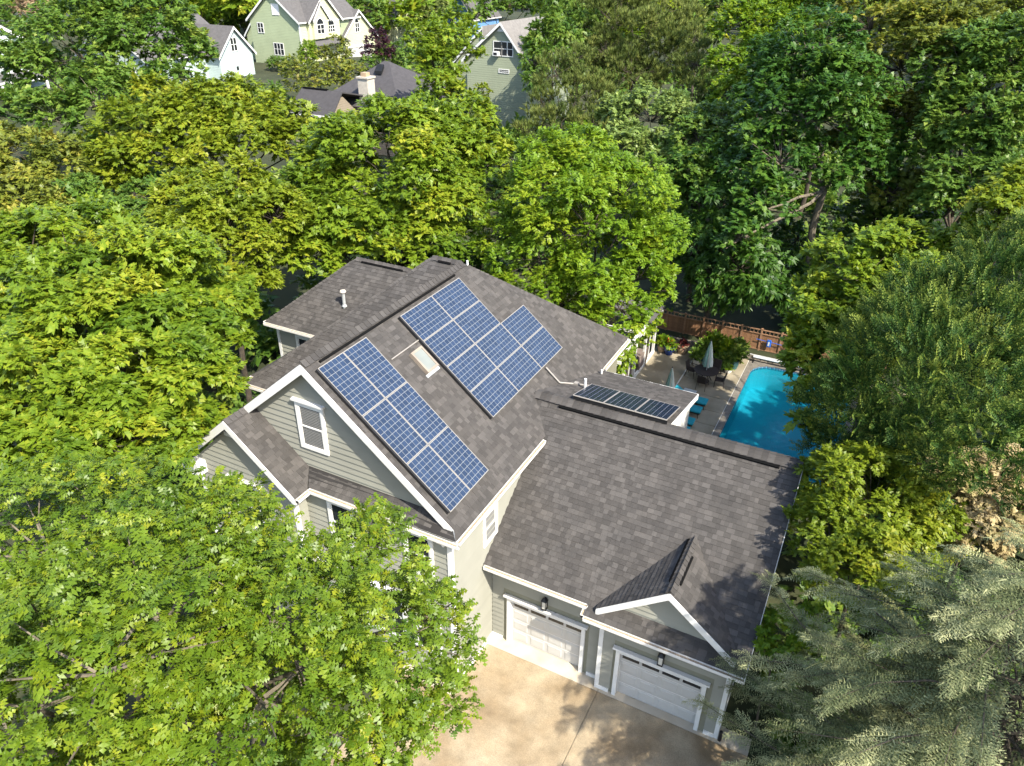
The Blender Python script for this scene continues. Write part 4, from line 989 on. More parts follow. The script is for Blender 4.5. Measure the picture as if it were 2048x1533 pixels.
def plume(seed=1, n=30):
    R = random.Random(seed); ps = []
    for i in range(n):
        f = i/n; a = R.uniform(0, 6.28); o = R.uniform(.35, .75)*(1-.6*f); d = np.array((1, o*math.cos(a), o*math.sin(a)*.55)); d /= np.linalg.norm(d)
        ps.append(tri((f*.7, .10*math.cos(a)*(1-f), .06*math.sin(a)), d, (0, math.sin(a)*.4+.6, math.cos(a)*.4), .34*(1-.3*f), .055))
    v, f, _ = merge(ps); return v, f, np.arange(len(f))
def tuft(seed=1, n=20):
    R = random.Random(seed); ps = []
    for i in range(n):
        a = R.uniform(0, 6.28); o = R.uniform(.25, .9); d = np.array((1, o*math.cos(a), o*math.sin(a))); d /= np.linalg.norm(d)
        ps.append(tri((R.uniform(0, .45), 0, 0), d, (0, -math.sin(a), math.cos(a)), R.uniform(.45, .7), .040))
    v, f, _ = merge(ps); return v, f, np.arange(len(f))
TPL = {'oak': [twig(8, .50, .36, s, True, .12) for s in range(3)], 'broad': [twig(11, .46, .36, 10+s) for s in range(4)],
       'fine': [twig(15, .33, .25, 20+s, False, .1, 1.2) for s in range(3)], 'big': [twig(7, .56, .46, 30+s) for s in range(3)],
       'frond': [frond(s, 10, .52, .2, 4, .030, .25) for s in range(3)], 'ley': [frond(s, 7, .60, .02, 3, .062, .75) for s in range(3)], 'plume': [plume(s) for s in range(3)], 'tuft': [tuft(s) for s in range(3)], 'hang': [twig(10, .54, .26, 40+s, False, .5, .8) for s in range(2)]}

def place(tpls, pos, fwd, upv, size, tint, rg, jit=.11):
    """copies of the templates at pos, x axis along fwd, z towards upv; returns verts, faces, tints"""
    fwd = fwd/np.linalg.norm(fwd, axis=1, keepdims=True)
    y = np.cross(upv, fwd); y /= np.linalg.norm(y, axis=1, keepdims=True)+1e-9; z = np.cross(fwd, y)
    which = rg.integers(0, len(tpls), len(pos)); V, Fc, T = [], [], []; base = 0
    for k, tt_ in enumerate(tpls):
        tv, tfc, ids = tt_[:3]
        i = np.nonzero(which == k)[0]
        if not len(i): continue
        s = size[i][:, None, None]
        v = pos[i][:, None, :]+s*(tv[None, :, 0:1]*fwd[i][:, None, :]+tv[None, :, 1:2]*y[i][:, None, :]+tv[None, :, 2:3]*z[i][:, None, :])
        f = tfc[None]+(np.arange(len(i))*len(tv))[:, None, None]+base
        nl = ids.max()+1; lt = rg.normal(0, jit, (len(i), nl))[:, ids]+(tt_[3][None] if len(tt_) > 3 else 0)
        V.append(v.reshape(-1, 3)); Fc.append(f.reshape(-1, 3)); T.append(np.clip(tint[i][:, None]+lt, 0, 1).reshape(-1)); base += v.shape[0]*v.shape[1]
    return np.concatenate(V), np.concatenate(Fc), np.concatenate(T)
TRIS = [0]
def np_mesh(name, V, Fc, T, m_):
    me = bpy.data.meshes.new(name); nv, nf = len(V), len(Fc)
    me.vertices.add(nv); me.vertices.foreach_set('co', V.astype(np.float32).ravel())
    me.loops.add(nf*3); me.loops.foreach_set('vertex_index', Fc.astype(np.int32).ravel())
    me.polygons.add(nf); me.polygons.foreach_set('loop_start', np.arange(0, nf*3, 3, dtype=np.int32))
    me.update(calc_edges=True); me.materials.append(M[m_])
    a = me.attributes.new('tint', 'FLOAT', 'FACE'); a.data.foreach_set('value', T.astype(np.float32)); TRIS[0] += nf
    return me
def unit(rg, n):
    d = rg.normal(0, 1, (n, 3)); return d/np.linalg.norm(d, axis=1, keepdims=True)

def crown_sites(blobs, rg, dens, tsize, clump=.30, low=-.35, fill=.55):
    """leaf twig sites gathered in lumps over the blobs' surfaces: position, lump-outward direction, blob-outward direction, lump tint"""
    P_, D_, B_, T_ = [], [], [], []; CL = []
    cs = np.array([b[:3] for b in blobs]); rs = np.array([b[3] for b in blobs])
    for bi, (x, y, z, r) in enumerate(blobs):
        c = np.array((x, y, z)); rc0 = max(clump*r, .55*tsize); nc = max(6, int(3.4*(r/rc0)**2))
        d = unit(rg, nc*3); d = d[d[:, 2] > low][:nc]; nc = len(d)
        rad = r*(.60+.42*rg.random(nc)**.7); cc = c+d*rad[:, None]*np.array((1, 1, .9))
        inside = np.zeros(nc, bool)
        for bj in range(len(blobs)):
            if bj != bi: inside |= np.linalg.norm(cc-cs[bj], axis=1) < .62*rs[bj]
        keep = ~inside | (rg.random(nc) < .12); cc, d = cc[keep], d[keep]
        for q, dq in zip(cc, d):
            rc = rc0*rg.uniform(.7, 1.3); CL.append((q, c, rc))
            n = max(3, int(dens*rc*rc/(tsize*tsize))); e = unit(rg, n)+np.array((0, 0, .45))+dq*.45; e /= np.linalg.norm(e, axis=1, keepdims=True)
            P_.append(q+e*(rc*(.35+.65*rg.random(n)**.6))[:, None]*np.array((1, 1, .72))); D_.append(e); B_.append(np.repeat(dq[None], n, 0))
            T_.append(np.full(n, np.clip(rg.normal(.47, .13), .05, .95)))
    return np.concatenate(P_), np.concatenate(D_), np.concatenate(B_), np.concatenate(T_), CL

def limb(mb, a, b, r0, r1, rg, bend=.12, seg=3, n=6):
    a, b = np.array(a, float), np.array(b, float); L_ = np.linalg.norm(b-a); pts = [a+(b-a)*t+(rg.normal(0, bend*L_*.25, 3) if 0 < t < 1 else 0) for t in np.linspace(0, 1, seg+1)]
    for i in range(seg): mb.tube(pts[i], pts[i+1], r0+(r1-r0)*i/seg, r0+(r1-r0)*(i+1)/seg, n, False)
    return pts
def tree(name, label, cat, base, blobs, kind, leaf, tsize, dens, seed, group=None, trunk=.2, bark='bark', lean=None, low=-.35, clump=.3, young=.0, fork=.45):
    rg = np.random.default_rng(seed); bx, by = base; dens *= {'oak': 1.15, 'fine': 3.6, 'ley': 2.6, 'hang': 2.6, 'frond': 2.3, 'plume': 3.0, 'tuft': 2.4}.get(leaf, 2.9)
    bz = ground_z(bx, by) if not near(bx, by) else -.06
    e = thing(name, label, cat, (bx, by, bz), group)
    off = np.array((bx, by, bz)); Bl = [(x-bx, y-by, z-bz, r) for x, y, z, r in blobs]
    Ps, D, Bd, T, CL = crown_sites(Bl, rg, dens, tsize, clump, low); n = len(Ps)
    rnd_ = unit(rg, n); cen = np.mean([b[:3] for b in Bl], axis=0); top = max(b[2]+b[3] for b in Bl)
    if leaf == 'ley':
        f = D*.65+Bd*.5+np.array((0, 0, .45))+rnd_*.35; upv = np.array((0, 0, .6))+rnd_*.8+D*.3
    elif leaf == 'fan':
        hz = Ps-np.array((cen[0]*.6, cen[1]*.6, 0)); hz[:, 2] = 0; hz /= np.linalg.norm(hz, axis=1, keepdims=True)+1e-6
        f = hz*.8+rnd_*.6; f[:, 2] += .05; upv = np.array((0, 0, 1.))+rnd_*.25+D*.35
    elif leaf == 'plume':
        f = D*.55+Bd*.5+np.array((0, 0, .55))+rnd_*.35; upv = D+rnd_*.5
    elif leaf == 'tuft':
        f = D*.6+np.array((0, 0, .75))+rnd_*.4; upv = rnd_
    elif leaf == 'hang':
        f = D*.8+rnd_*.6+np.array((0, 0, -.35)); upv = np.array((0, 0, 1.))+D*.6+rnd_*.4
    else:
        f = D*.75+rnd_*.75; f[:, 2] *= .55; upv = np.array((0, 0, 1.))*.9+D*.7+rnd_*.45
    size = tsize*rg.uniform(.7, 1.25, n)
    V, Fc, Tt = place(TPL[leaf], Ps-f/np.linalg.norm(f, axis=1, keepdims=True)*size[:, None]*.3, f, upv, size, T+young*(rg.random(n) < .08), rg)
    link('crown', np_mesh(name+'_crown', V, Fc, Tt, kind), e)
    mb = MB(); zc = cen[2]*fork+.2*min(b[2]-b[3] for b in Bl) if len(Bl) > 1 else max(.3, Bl[0][2]-.6*Bl[0][3])
    zc = max(.4, min(zc, top*.6)); fk = np.array((cen[0]*.35, cen[1]*.35, zc)) if lean is None else np.array(lean)-off
    limb(mb, (0, 0, -.15), fk, trunk, trunk*.72, rg, .05, 4, 9)
    order = sorted(range(len(Bl)), key=lambda i: -Bl[i][3])
    for i in (order if leaf not in ('frond', 'plume', 'ley') else ()):
        c = np.array(Bl[i][:3]); limb(mb, fk, c, trunk*.4, trunk*.16, rg, .15, 4, 6)
    for q, c, rc in (CL[::max(1, len(CL)//140)] if leaf not in ('frond', 'plume', 'ley') else ()): limb(mb, c+(q-c)*.05, q+(q-c)*.1, trunk*.14, trunk*.04, rg, .12, 2, 4)
    mb.build('trunk', bark, e)
    return e

def layered_conifer(name, label, cat, base, height, reach, kind, seed, nb=95, fs=.95, z0=1.2, trunk=.17, bark='bark'):
    """trunk with tiers of long branches, each carrying flat feathery sprays left and right"""
    rg = np.random.default_rng(seed); e = thing(name, label, cat, (base[0], base[1], -.06)); mb = MB()
    limb(mb, (0, 0, 0), (.1, .1, height-.3), trunk, .02, rg, .01, 8, 9)
    Ps, Fw, Up, Sz, Tt = [], [], [], [], []
    for i in range(nb):
        u = (i+.5)/nb; z = z0+(height-z0-.2)*u; az = i*2.39996+rg.uniform(-.4, .4); L_ = reach*((1-u)**.62)*rg.uniform(.72, 1.12)*min(1, .5+2.2*u)+.35
        d = np.array((math.cos(az), math.sin(az), 0.)); sd = np.array((-d[1], d[0], 0.)); rise = rg.uniform(.16, .42); bend = rg.uniform(.10, .24); tn = rg.normal(.48, .10)
        pt = lambda t: np.array((0, 0, z))+d*L_*t+sd*.12*L_*math.sin(3*t+i)+np.array((0, 0, L_*(rise*t-bend*t*t*1.6)))
        pts = [pt(t) for t in np.linspace(0, 1, 5)]
        for k in range(4): mb.tube(pts[k], pts[k+1], .045*(1-.22*k)*(L_/reach+.3), .045*(1-.22*(k+1))*(L_/reach+.3), 5, False)
        n = max(5, int(L_*7.5))
        for j in range(n):
            t = .22+.78*(j+rg.random())/n; s = 1 if j % 2 else -1; a = rg.uniform(.45, 1.05)*s*(1-.55*t); dr = (pt(min(1, t+.05))-pt(t-.05)); dr /= np.linalg.norm(dr)
            f = dr*math.cos(a)+sd*math.sin(a)+np.array((0, 0, rg.uniform(-.22, .12))); sz = fs*(1.15-.45*t)*rg.uniform(.7, 1.15)*min(1, .4+L_*.25)
            Ps.append(pt(t)+np.array((0, 0, rg.normal(0, .05)))); Fw.append(f); Up.append(np.array((0, 0, 1.))+rg.normal(0, .28, 3)); Sz.append(sz); Tt.append(np.clip(rg.normal(tn+.12*(t > .75), .10), 0, 1))
        Ps.append(pt(.93)); Fw.append(pt(1)-pt(.9)); Up.append(np.array((0, 0, 1.))); Sz.append(fs*.85); Tt.append(min(1, tn+.15))
    V, Fc, T = place(TPL['frond'], np.array(Ps), np.array(Fw), np.array(Up), np.array(Sz), np.array(Tt), rg, .10)
    link('crown', np_mesh(name+'_crown', V, Fc, T, kind), e); mb.build('trunk', bark, e); return e
tree('oak_tree', 'big bright green oak filling the lower left corner, deeply lobed glossy leaves', 'tree', (-5.5, -9.3), [(0.36, -12.22, 11.89, 1.99), (2.0, -10.99, 10.9, 1.89), (-2.89, -10.88, 11.49, 1.83), (-0.79, -9.95, 11.29, 1.71), (0.86, -8.62, 10.04, 1.45), (1.19, -6.96, 10.34, 0.82), (2.49, -8.57, 9.85, 1.39), (2.86, -7.72, 9.86, 0.62), (3.66, -8.68, 9.17, 0.54), (-1.61, -8.06, 10.84, 0.82), (-3.99, -9.26, 10.85, 1.26), (2.86, -10.11, 9.6, 1.18), (-0.02, -13.37, 11.42, 1.5), (1.58, -12.34, 11.16, 1.11), (1.4, -9.86, 11.1, 1.54), (0.28, -11.07, 11.71, 1.65), (3.52, -9.65, 9.18, 0.52), (-0.77, -12.73, 11.0, 1.23), (1.71, -9.91, 10.2, 1.22), (1.93, -11.45, 10.46, 1.18), (-1.67, -11.87, 11.02, 1.43), (2.26, -9.38, 9.39, 1.09), (-0.62, -11.29, 9.32, 1.85), (1.01, -9.94, 8.71, 1.7), (-1.78, -12.53, 9.31, 1.76), (1.08, -11.48, 9.1, 1.46)], 'oak', 'oak', 0.35, 4.3, 3, fork=0.25, trunk=0.22, clump=0.26, young=0.16, bark='palebark')
tree('crape_myrtle', 'yellow green shrubby tree with orange tips beside the garage gable', 'shrub', (10.8, 3.23), [(10.41, 4.0, 6.99, 1.7), (9.59, 2.57, 6.44, 1.19), (9.3, 4.52, 7.05, 0.98), (11.58, 4.28, 6.5, 1.48), (10.37, 1.91, 6.22, 1.23), (9.16, 3.71, 6.53, 0.78), (9.78, 1.61, 5.83, 0.65), (10.84, 2.71, 6.68, 1.33)], 'yellow', 'fine', 0.29, 5.2, 2, trunk=0.08, low=-0.7)
tree('flowering_shrub', 'shrub covered in cream blossom at the right edge', 'shrub', (13.48, 5.76), [(12.88, 5.93, 7.02, 1.3), (13.71, 5.71, 7.03, 1.13), (12.18, 5.71, 6.63, 0.82), (13.2, 4.6, 6.73, 0.94), (14.11, 6.78, 7.36, 0.83)], 'cream', 'broad', 0.25, 4.0, 3, trunk=0.06, low=-0.7)
tree('small_shrub', 'small bright green shrub in the shade at the garage corner', 'shrub', (8.98, 0.47), [(8.94, 0.45, 4.51, 0.61), (9.39, 0.62, 4.82, 0.57), (8.62, 0.33, 4.19, 0.32)], 'crape', 'fine', 0.3, 4, 4, trunk=0.04, low=-0.8)
tree('leyland_cypress', 'huge dense dark conifer with light tips at the right side of the pool', 'tree', (11.53, 8.15), [(11.71, 7.19, 9.77, 3.08), (10.1, 7.01, 8.5, 2.0), (12.41, 10.17, 11.52, 2.08), (10.87, 9.59, 10.71, 1.74), (9.8, 6.83, 7.36, 1.27), (12.95, 4.8, 9.64, 1.93), (12.83, 11.9, 12.69, 1.25), (11.21, 5.91, 8.21, 1.76), (9.07, 8.28, 7.88, 0.97), (8.94, 6.92, 7.03, 0.78), (11.91, 8.23, 10.52, 2.32)], 'ley', 'ley', 0.58, 4.6, 7, trunk=0.24, clump=0.24, low=-0.75)
tree('redbud_tree', 'sunlit yellow green tree leaning over the far right of the pool', 'tree', (10.9, 17.0), [(8.52, 15.18, 9.61, 2.11), (7.93, 12.39, 7.8, 1.33), (9.79, 17.36, 9.95, 1.59), (8.56, 13.26, 8.65, 1.83), (7.44, 11.31, 7.53, 0.79), (7.49, 13.73, 8.21, 1.04), (10.37, 15.38, 9.48, 1.48), (8.63, 11.32, 7.62, 1.17), (9.62, 13.19, 8.71, 1.61), (7.94, 9.36, 7.16, 0.49), (10.67, 17.51, 10.49, 0.88), (7.94, 6.87, 7.33, 0.28)], 'maple', 'broad', 0.4, 4.6, 6, trunk=0.14, low=-0.8)
tree('crape_myrtle_tree', 'rounded bright green tree directly behind the main roof and porch', 'tree', (-5.6, 16.0), [(-3.35, 15.79, 9.55, 3.54), (-5.63, 16.72, 10.65, 2.67), (-2.78, 18.06, 10.47, 2.44), (-0.52, 14.81, 7.94, 1.84), (-5.31, 14.53, 8.12, 2.27), (-5.42, 19.14, 12.08, 1.5), (-0.6, 12.91, 7.2, 1.22), (-3.87, 13.78, 6.9, 1.65), (0.43, 14.49, 7.77, 0.77), (-7.32, 14.74, 8.96, 1.45), (-2.24, 13.92, 7.93, 2.06), (-0.79, 16.98, 9.37, 1.42), (-0.87, 11.86, 6.85, 0.79), (-3.76, 16.69, 10.2, 2.16), (-4.34, 15.14, 9.33, 1.88), (-2.03, 15.64, 9.33, 1.86)], 'crape', 'fine', 0.42, 3.7, 9, trunk=0.2, low=-0.6)
tree('maple_tree', 'tall rich green maple behind the ridge of the main roof', 'tree', (-13.5, 14.63), [(-14.18, 15.02, 10.14, 4.29), (-17.09, 15.08, 10.51, 2.36), (-12.75, 17.63, 11.02, 2.79), (-16.28, 17.72, 11.91, 2.02), (-12.61, 20.08, 12.65, 1.5), (-15.62, 11.88, 9.46, 2.52), (-11.47, 14.01, 8.48, 2.39), (-10.19, 17.67, 11.07, 1.24), (-15.31, 20.01, 12.67, 1.23), (-13.37, 12.08, 9.0, 2.22), (-14.95, 9.36, 8.08, 1.45), (-10.66, 15.14, 9.58, 2.01), (-13.58, 10.6, 7.91, 1.22), (-10.35, 19.32, 11.73, 0.95)], 'maple', 'broad', 0.42, 5.0, 10, trunk=0.24, low=-0.22)
tree('maple_tree', 'olive green maple with reddish shoots left of the rear wing', 'tree', (-18.22, 6.96), [(-17.2, 6.57, 9.54, 2.44), (-19.65, 7.18, 10.38, 1.69), (-15.97, 6.19, 8.0, 1.27), (-15.89, 8.31, 10.18, 1.63), (-18.47, 8.74, 10.85, 1.7), (-17.57, 5.34, 8.94, 1.84), (-16.17, 4.54, 7.63, 1.13)], 'yellow', 'broad', 0.37, 5.0, 9, trunk=0.16, low=-0.22)
tree('river_birch', 'wide yellow green tree in the middle left, behind the two maples', 'tree', (-28.27, 15.33), [(-28.24, 16.6, 11.56, 2.64), (-30.2, 13.67, 10.6, 2.94), (-26.2, 19.08, 11.78, 2.07), (-31.46, 11.94, 9.96, 2.01), (-24.42, 18.32, 11.21, 2.3), (-28.38, 14.6, 10.62, 2.75), (-26.26, 16.45, 10.79, 2.6), (-22.42, 17.69, 10.69, 1.49), (-28.16, 18.85, 12.94, 1.26), (-31.78, 16.54, 12.24, 1.93), (-30.01, 11.31, 8.86, 1.52), (-27.89, 12.65, 10.24, 1.78), (-25.63, 13.82, 10.26, 1.76), (-23.97, 15.73, 10.9, 1.76), (-29.41, 16.25, 11.93, 2.19)], 'yellow', 'broad', 0.49, 3.07, 10, trunk=0.2, low=-0.22)
tree('sweetgum_tree', 'broad bright green tree filling the left side below the wing roof', 'tree', (-14.5, -3), [(-14.42, -2.0, 10.19, 3.02), (-12.99, -0.23, 9.79, 2.6), (-18.58, -1.26, 10.58, 2.12), (-10.3, -2.24, 8.61, 1.57), (-11.86, -4.81, 8.88, 2.73), (-8.98, -4.94, 8.42, 1.24), (-14.64, -4.56, 9.43, 2.29), (-12.36, 1.5, 7.98, 0.75), (-13.24, 2.32, 8.91, 1.29), (-11.66, -3.02, 9.46, 2.55), (-19.35, 0.05, 11.19, 1.25), (-17.5, 1.01, 11.21, 1.43), (-10.88, -6.85, 8.97, 1.53), (-9.08, -6.08, 8.75, 1.2), (-9.4, -3.69, 8.08, 1.01), (-9.3, -2.61, 7.67, 0.71), (-9.73, -6.88, 9.03, 1.26)], 'maple', 'broad', 0.35, 5.4, 12, trunk=0.26)
tree('hackberry_tree', 'dark green tall tree at the upper left before the pale blue house', 'tree', (-42.38, 20.55), [(-43.94, 20.55, 13.89, 4.58), (-44.08, 17.45, 13.26, 2.79), (-41.37, 23.71, 14.73, 3.62), (-38.58, 22.51, 12.73, 2.6), (-38.28, 16.82, 11.77, 2.63), (-34.57, 14.86, 9.87, 1.67), (-38.32, 24.87, 14.14, 1.58), (-39.66, 14.47, 11.24, 2.09), (-40.13, 20.5, 12.86, 2.96), (-33.25, 12.04, 8.53, 1.29)], 'mid', 'broad', 0.53, 2.94, 12, trunk=0.3, bark='palebark', low=-0.22)
tree('elm_tree', 'mid green tree at the left edge halfway up', 'tree', (-29.76, 5.55), [(-28.65, 4.87, 9.89, 2.02), (-30.47, 7.18, 10.85, 1.98), (-34.17, 8.0, 11.01, 1.66), (-26.29, 4.85, 10.01, 1.04), (-25.76, 2.15, 9.45, 1.24)], 'olive', 'broad', 0.39, 4.6, 13, trunk=0.14, low=-0.22)
tree('holly_tree', 'small dull green tree between the left edge tree and the yellow green one', 'tree', (-24.9, 5.26), [(-26.21, 6.27, 10.13, 1.19), (-24.33, 5.73, 9.82, 0.89), (-24.16, 3.77, 9.69, 0.87)], 'mid', 'broad', 0.35, 4.4, 14, trunk=0.1, low=-0.22)
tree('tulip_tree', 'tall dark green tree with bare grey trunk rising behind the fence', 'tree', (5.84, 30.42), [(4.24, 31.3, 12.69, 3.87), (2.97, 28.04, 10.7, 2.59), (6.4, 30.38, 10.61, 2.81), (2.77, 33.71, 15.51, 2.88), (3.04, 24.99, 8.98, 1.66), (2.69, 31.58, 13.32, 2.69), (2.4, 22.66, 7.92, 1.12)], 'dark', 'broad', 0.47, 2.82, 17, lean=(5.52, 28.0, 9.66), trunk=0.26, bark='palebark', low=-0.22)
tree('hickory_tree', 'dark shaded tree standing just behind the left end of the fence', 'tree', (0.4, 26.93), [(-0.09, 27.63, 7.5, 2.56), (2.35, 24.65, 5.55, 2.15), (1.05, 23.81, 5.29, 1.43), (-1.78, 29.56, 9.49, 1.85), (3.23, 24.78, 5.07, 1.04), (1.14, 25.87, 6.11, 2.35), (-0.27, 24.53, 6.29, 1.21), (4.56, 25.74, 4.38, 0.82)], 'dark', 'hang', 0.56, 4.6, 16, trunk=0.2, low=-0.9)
tree('red_maple', 'tall olive yellow tree in the dark woods at the upper right', 'tree', (8.64, 36.06), [(7.55, 37.07, 14.92, 3.83), (7.8, 32.49, 11.74, 2.73), (9.98, 35.11, 12.05, 2.67), (5.31, 38.51, 16.87, 2.58), (10.58, 30.31, 9.24, 1.77), (8.81, 29.55, 9.46, 1.46), (9.25, 39.58, 16.44, 2.94)], 'olive', 'broad', 0.47, 2.82, 17, trunk=0.24, low=-0.22)
tree('beech_tree', 'dark green tree at the upper right edge of the picture', 'tree', (12.24, 30.18), [(12.52, 29.57, 13.53, 2.9), (12.65, 25.26, 10.84, 2.21), (12.97, 33.34, 15.94, 2.9), (10.8, 32.53, 15.4, 2.31), (11.56, 27.92, 11.78, 1.91)], 'mid', 'broad', 0.4, 4.4, 18, trunk=0.24, low=-0.22)
tree('tupelo_tree', 'small gold tinted tree above the huge conifer at the right edge', 'tree', (12.83, 17.18), [(12.67, 17.15, 12.36, 1.15), (13.19, 18.53, 13.05, 1.08), (12.06, 16.95, 11.53, 0.76), (13.39, 16.11, 12.2, 0.82)], 'yellow', 'broad', 0.37, 4.2, 19, trunk=0.1, low=-0.22)
tree('poplar_tree', 'bright lime tree between the pines and the dark woods', 'tree', (-2.85, 53.02), [(-2.03, 52.68, 14.43, 3.15), (-5.31, 54.17, 15.27, 2.37), (-2.94, 48.18, 12.24, 2.1), (-3.91, 45.58, 11.04, 1.58), (-1.13, 57.05, 16.41, 2.62), (-5.38, 48.8, 13.11, 1.64)], 'crape', 'broad', 0.5, 2.94, 20, trunk=0.24, low=-0.22)
tree('willow_oak', 'dark green round tree under the lime tree', 'tree', (-1.87, 31.71), [(-2.71, 32.67, 10.27, 1.95), (-2.11, 34.88, 11.18, 1.66), (-2.35, 28.37, 9.39, 1.36), (-0.31, 30.9, 9.68, 1.56)], 'mid', 'broad', 0.47, 2.82, 21, trunk=0.18, low=-0.22)
tree('birch_tree', 'pale grey green tree in front of the big pine', 'tree', (-6.41, 34.12), [(-7.44, 36.9, 10.48, 2.67), (-7.73, 33.34, 9.25, 1.88), (-5.02, 34.75, 9.28, 1.89), (-9.8, 37.16, 10.72, 1.45), (-5.38, 38.27, 10.96, 1.29), (-5.46, 31.47, 8.6, 1.48)], 'pale', 'broad', 0.47, 2.94, 22, trunk=0.16, low=-0.22)
tree('pine_tree', 'small bushy pine in front of the tall grey house', 'tree', (-15.7, 41.79), [(-17.99, 44.25, 12.0, 1.99), (-15.79, 43.01, 10.4, 2.24), (-17.82, 41.61, 9.85, 1.47), (-13.19, 40.63, 8.73, 1.66), (-15.81, 39.27, 8.7, 2.17), (-17.43, 37.22, 8.82, 0.77), (-17.42, 46.47, 12.96, 1.27), (-14.93, 45.12, 10.96, 1.45)], 'pine', 'tuft', 0.7, 4.2, 23, trunk=0.14, low=-0.8)
tree('pine_tree', 'tall broad grey green pine beside the tall grey house', 'tree', (-18.94, 65.92), [(-16.93, 63.47, 12.69, 5.13), (-20.51, 64.02, 14.33, 3.63), (-13.77, 63.01, 11.52, 3.15), (-16.5, 58.32, 10.47, 2.95), (-16.97, 67.7, 15.19, 3.7), (-19.91, 60.12, 11.89, 2.02), (-21.36, 68.5, 17.82, 3.2)], 'pine', 'tuft', 0.85, 4.2, 24, trunk=0.26, low=-0.8)
tree('pine_tree', 'yellowish pine between the lime tree and the broad grey green pine', 'tree', (-8.37, 53.8), [(-9.24, 55.33, 12.17, 2.05), (-7.78, 51.92, 9.81, 1.77), (-10.55, 58.4, 13.89, 1.31), (-5.92, 49.53, 8.71, 1.11)], 'pine', 'tuft', 0.75, 4.2, 25, trunk=0.18, low=-0.8)
tree('magnolia_tree', 'dark glossy tree overlapping the right side of the tall grey house', 'tree', (-25.83, 61.11), [(-25.46, 60.14, 12.27, 3.0), (-26.2, 56.43, 11.17, 1.51), (-24.49, 62.92, 13.75, 2.51), (-27.17, 64.94, 14.94, 2.15), (-27.12, 59.43, 12.47, 1.34), (-25.32, 54.69, 9.81, 0.89)], 'mid', 'hang', 0.62, 4.6, 26, trunk=0.2, low=-0.9)
tree('ash_tree', 'round mid green tree left of the tall grey house', 'tree', (-25.95, 38.95), [(-24.57, 38.11, 13.71, 2.45), (-27.87, 39.67, 14.67, 1.88), (-22.96, 33.56, 11.49, 1.65), (-26.61, 41.91, 15.13, 1.87), (-24.75, 36.13, 12.82, 1.94), (-21.32, 33.01, 11.36, 1.47)], 'maple', 'broad', 0.53, 2.94, 27, trunk=0.2, low=-0.22)
tree('plum_tree', 'dark purple leaved small tree beside the white garage door', 'tree', (-47.86, 59.99), [(-48.4, 60.92, 11.44, 1.53), (-48.33, 59.06, 10.55, 0.93), (-46.86, 59.99, 10.81, 1.05)], 'plum', 'broad', 0.47, 2.29, 28, trunk=0.1, low=-0.9)
tree('boxwood_dome', 'tall clipped dome shrub at the corner of the large green house', 'shrub', (-65.43, 67.89), [(-66.01, 68.66, 9.17, 1.11), (-65.45, 67.88, 8.53, 1.24), (-64.82, 67.13, 7.9, 1.16)], 'crape', 'fine', 0.34, 4, 29, trunk=0.08, low=-0.9, clump=0.2)
tree('small_maple', 'small olive tree standing before the porch of the green house', 'tree', (-60.18, 67.21), [(-60.47, 67.77, 9.45, 1.6), (-61.59, 66.81, 8.86, 1.07), (-58.49, 67.04, 8.79, 1.06)], 'olive', 'broad', 0.47, 2.29, 30, trunk=0.1, low=-0.9)
tree('hedge_shrub', 'low green hedge along the foot of the green house', 'shrub', (-69.89, 67.15), [(-71.41, 67.23, 7.22, 0.78), (-69.68, 66.83, 7.25, 0.84), (-68.58, 67.39, 7.26, 0.77)], 'mid', 'fine', 0.45, 5, 31, trunk=0.05, low=-0.9)
tree('garden_shrub', 'rounded olive shrub left of the chimney', 'shrub', (-51.1, 50.12), [(-51.14, 50.08, 8.97, 1.77), (-46.82, 47.04, 8.91, 1.37), (-55.35, 53.23, 9.1, 1.28)], 'olive', 'broad', 0.47, 2.29, 32, trunk=0.06, low=-0.9)
tree('garden_shrub', 'rounded olive shrub directly above the dark chimney house ridge', 'shrub', (-46.98, 52.33), [(-46.82, 49.89, 9.3, 1.61), (-46.8, 52.32, 9.02, 1.43), (-47.33, 54.79, 9.21, 1.13)], 'olive', 'broad', 0.47, 2.29, 33, trunk=0.06, low=-0.9)
tree('garden_shrub', 'green shrub between the chimney house and the white garage door', 'shrub', (-46.86, 59.71), [(-47.31, 57.55, 9.44, 1.15), (-47.46, 60.17, 9.58, 1.29), (-45.82, 61.42, 10.21, 1.53)], 'mid', 'broad', 0.47, 2.29, 34, trunk=0.06, low=-0.9)
tree('ginger_shrub', 'small orange tinted shrub against the wall of the tall grey house', 'shrub', (-31.15, 54.91), [(-32.03, 56.49, 7.86, 0.85), (-30.99, 54.93, 6.67, 0.89), (-30.44, 53.3, 5.74, 0.72)], 'yellow', 'broad', 0.43, 2.18, 35, trunk=0.05, low=-0.9)
tree('dry_tree', 'bare brownish tree top at the upper left corner', 'tree', (-75.95, 38.66), [(-76.54, 38.3, 14.7, 1.52), (-74.05, 37.88, 14.12, 1.26), (-77.27, 39.79, 15.55, 1.41)], 'dry', 'fine', 0.6, 1.8, 36, trunk=0.14, bark='palebark', low=-0.22)
tree('backdrop_tree', 'leafy tree at the top left corner', 'tree', (-80.26, 38.39), [(-82.81, 40.25, 14.6, 2.22), (-80.41, 37.42, 12.41, 2.17), (-77.56, 37.5, 12.3, 1.66)], 'mid', 'broad', 0.75, 2.08, 37, trunk=0.2, group='backdrop trees along the horizon', low=-0.22)
tree('backdrop_tree', 'bright leafy tree along the top edge above the hackberry', 'tree', (-80.79, 48.57), [(-82.94, 47.91, 14.48, 2.92), (-81.15, 51.18, 14.11, 2.95), (-78.29, 46.62, 12.88, 2.52)], 'maple', 'broad', 0.8, 2.08, 38, trunk=0.2, group='backdrop trees along the horizon', low=-0.22)
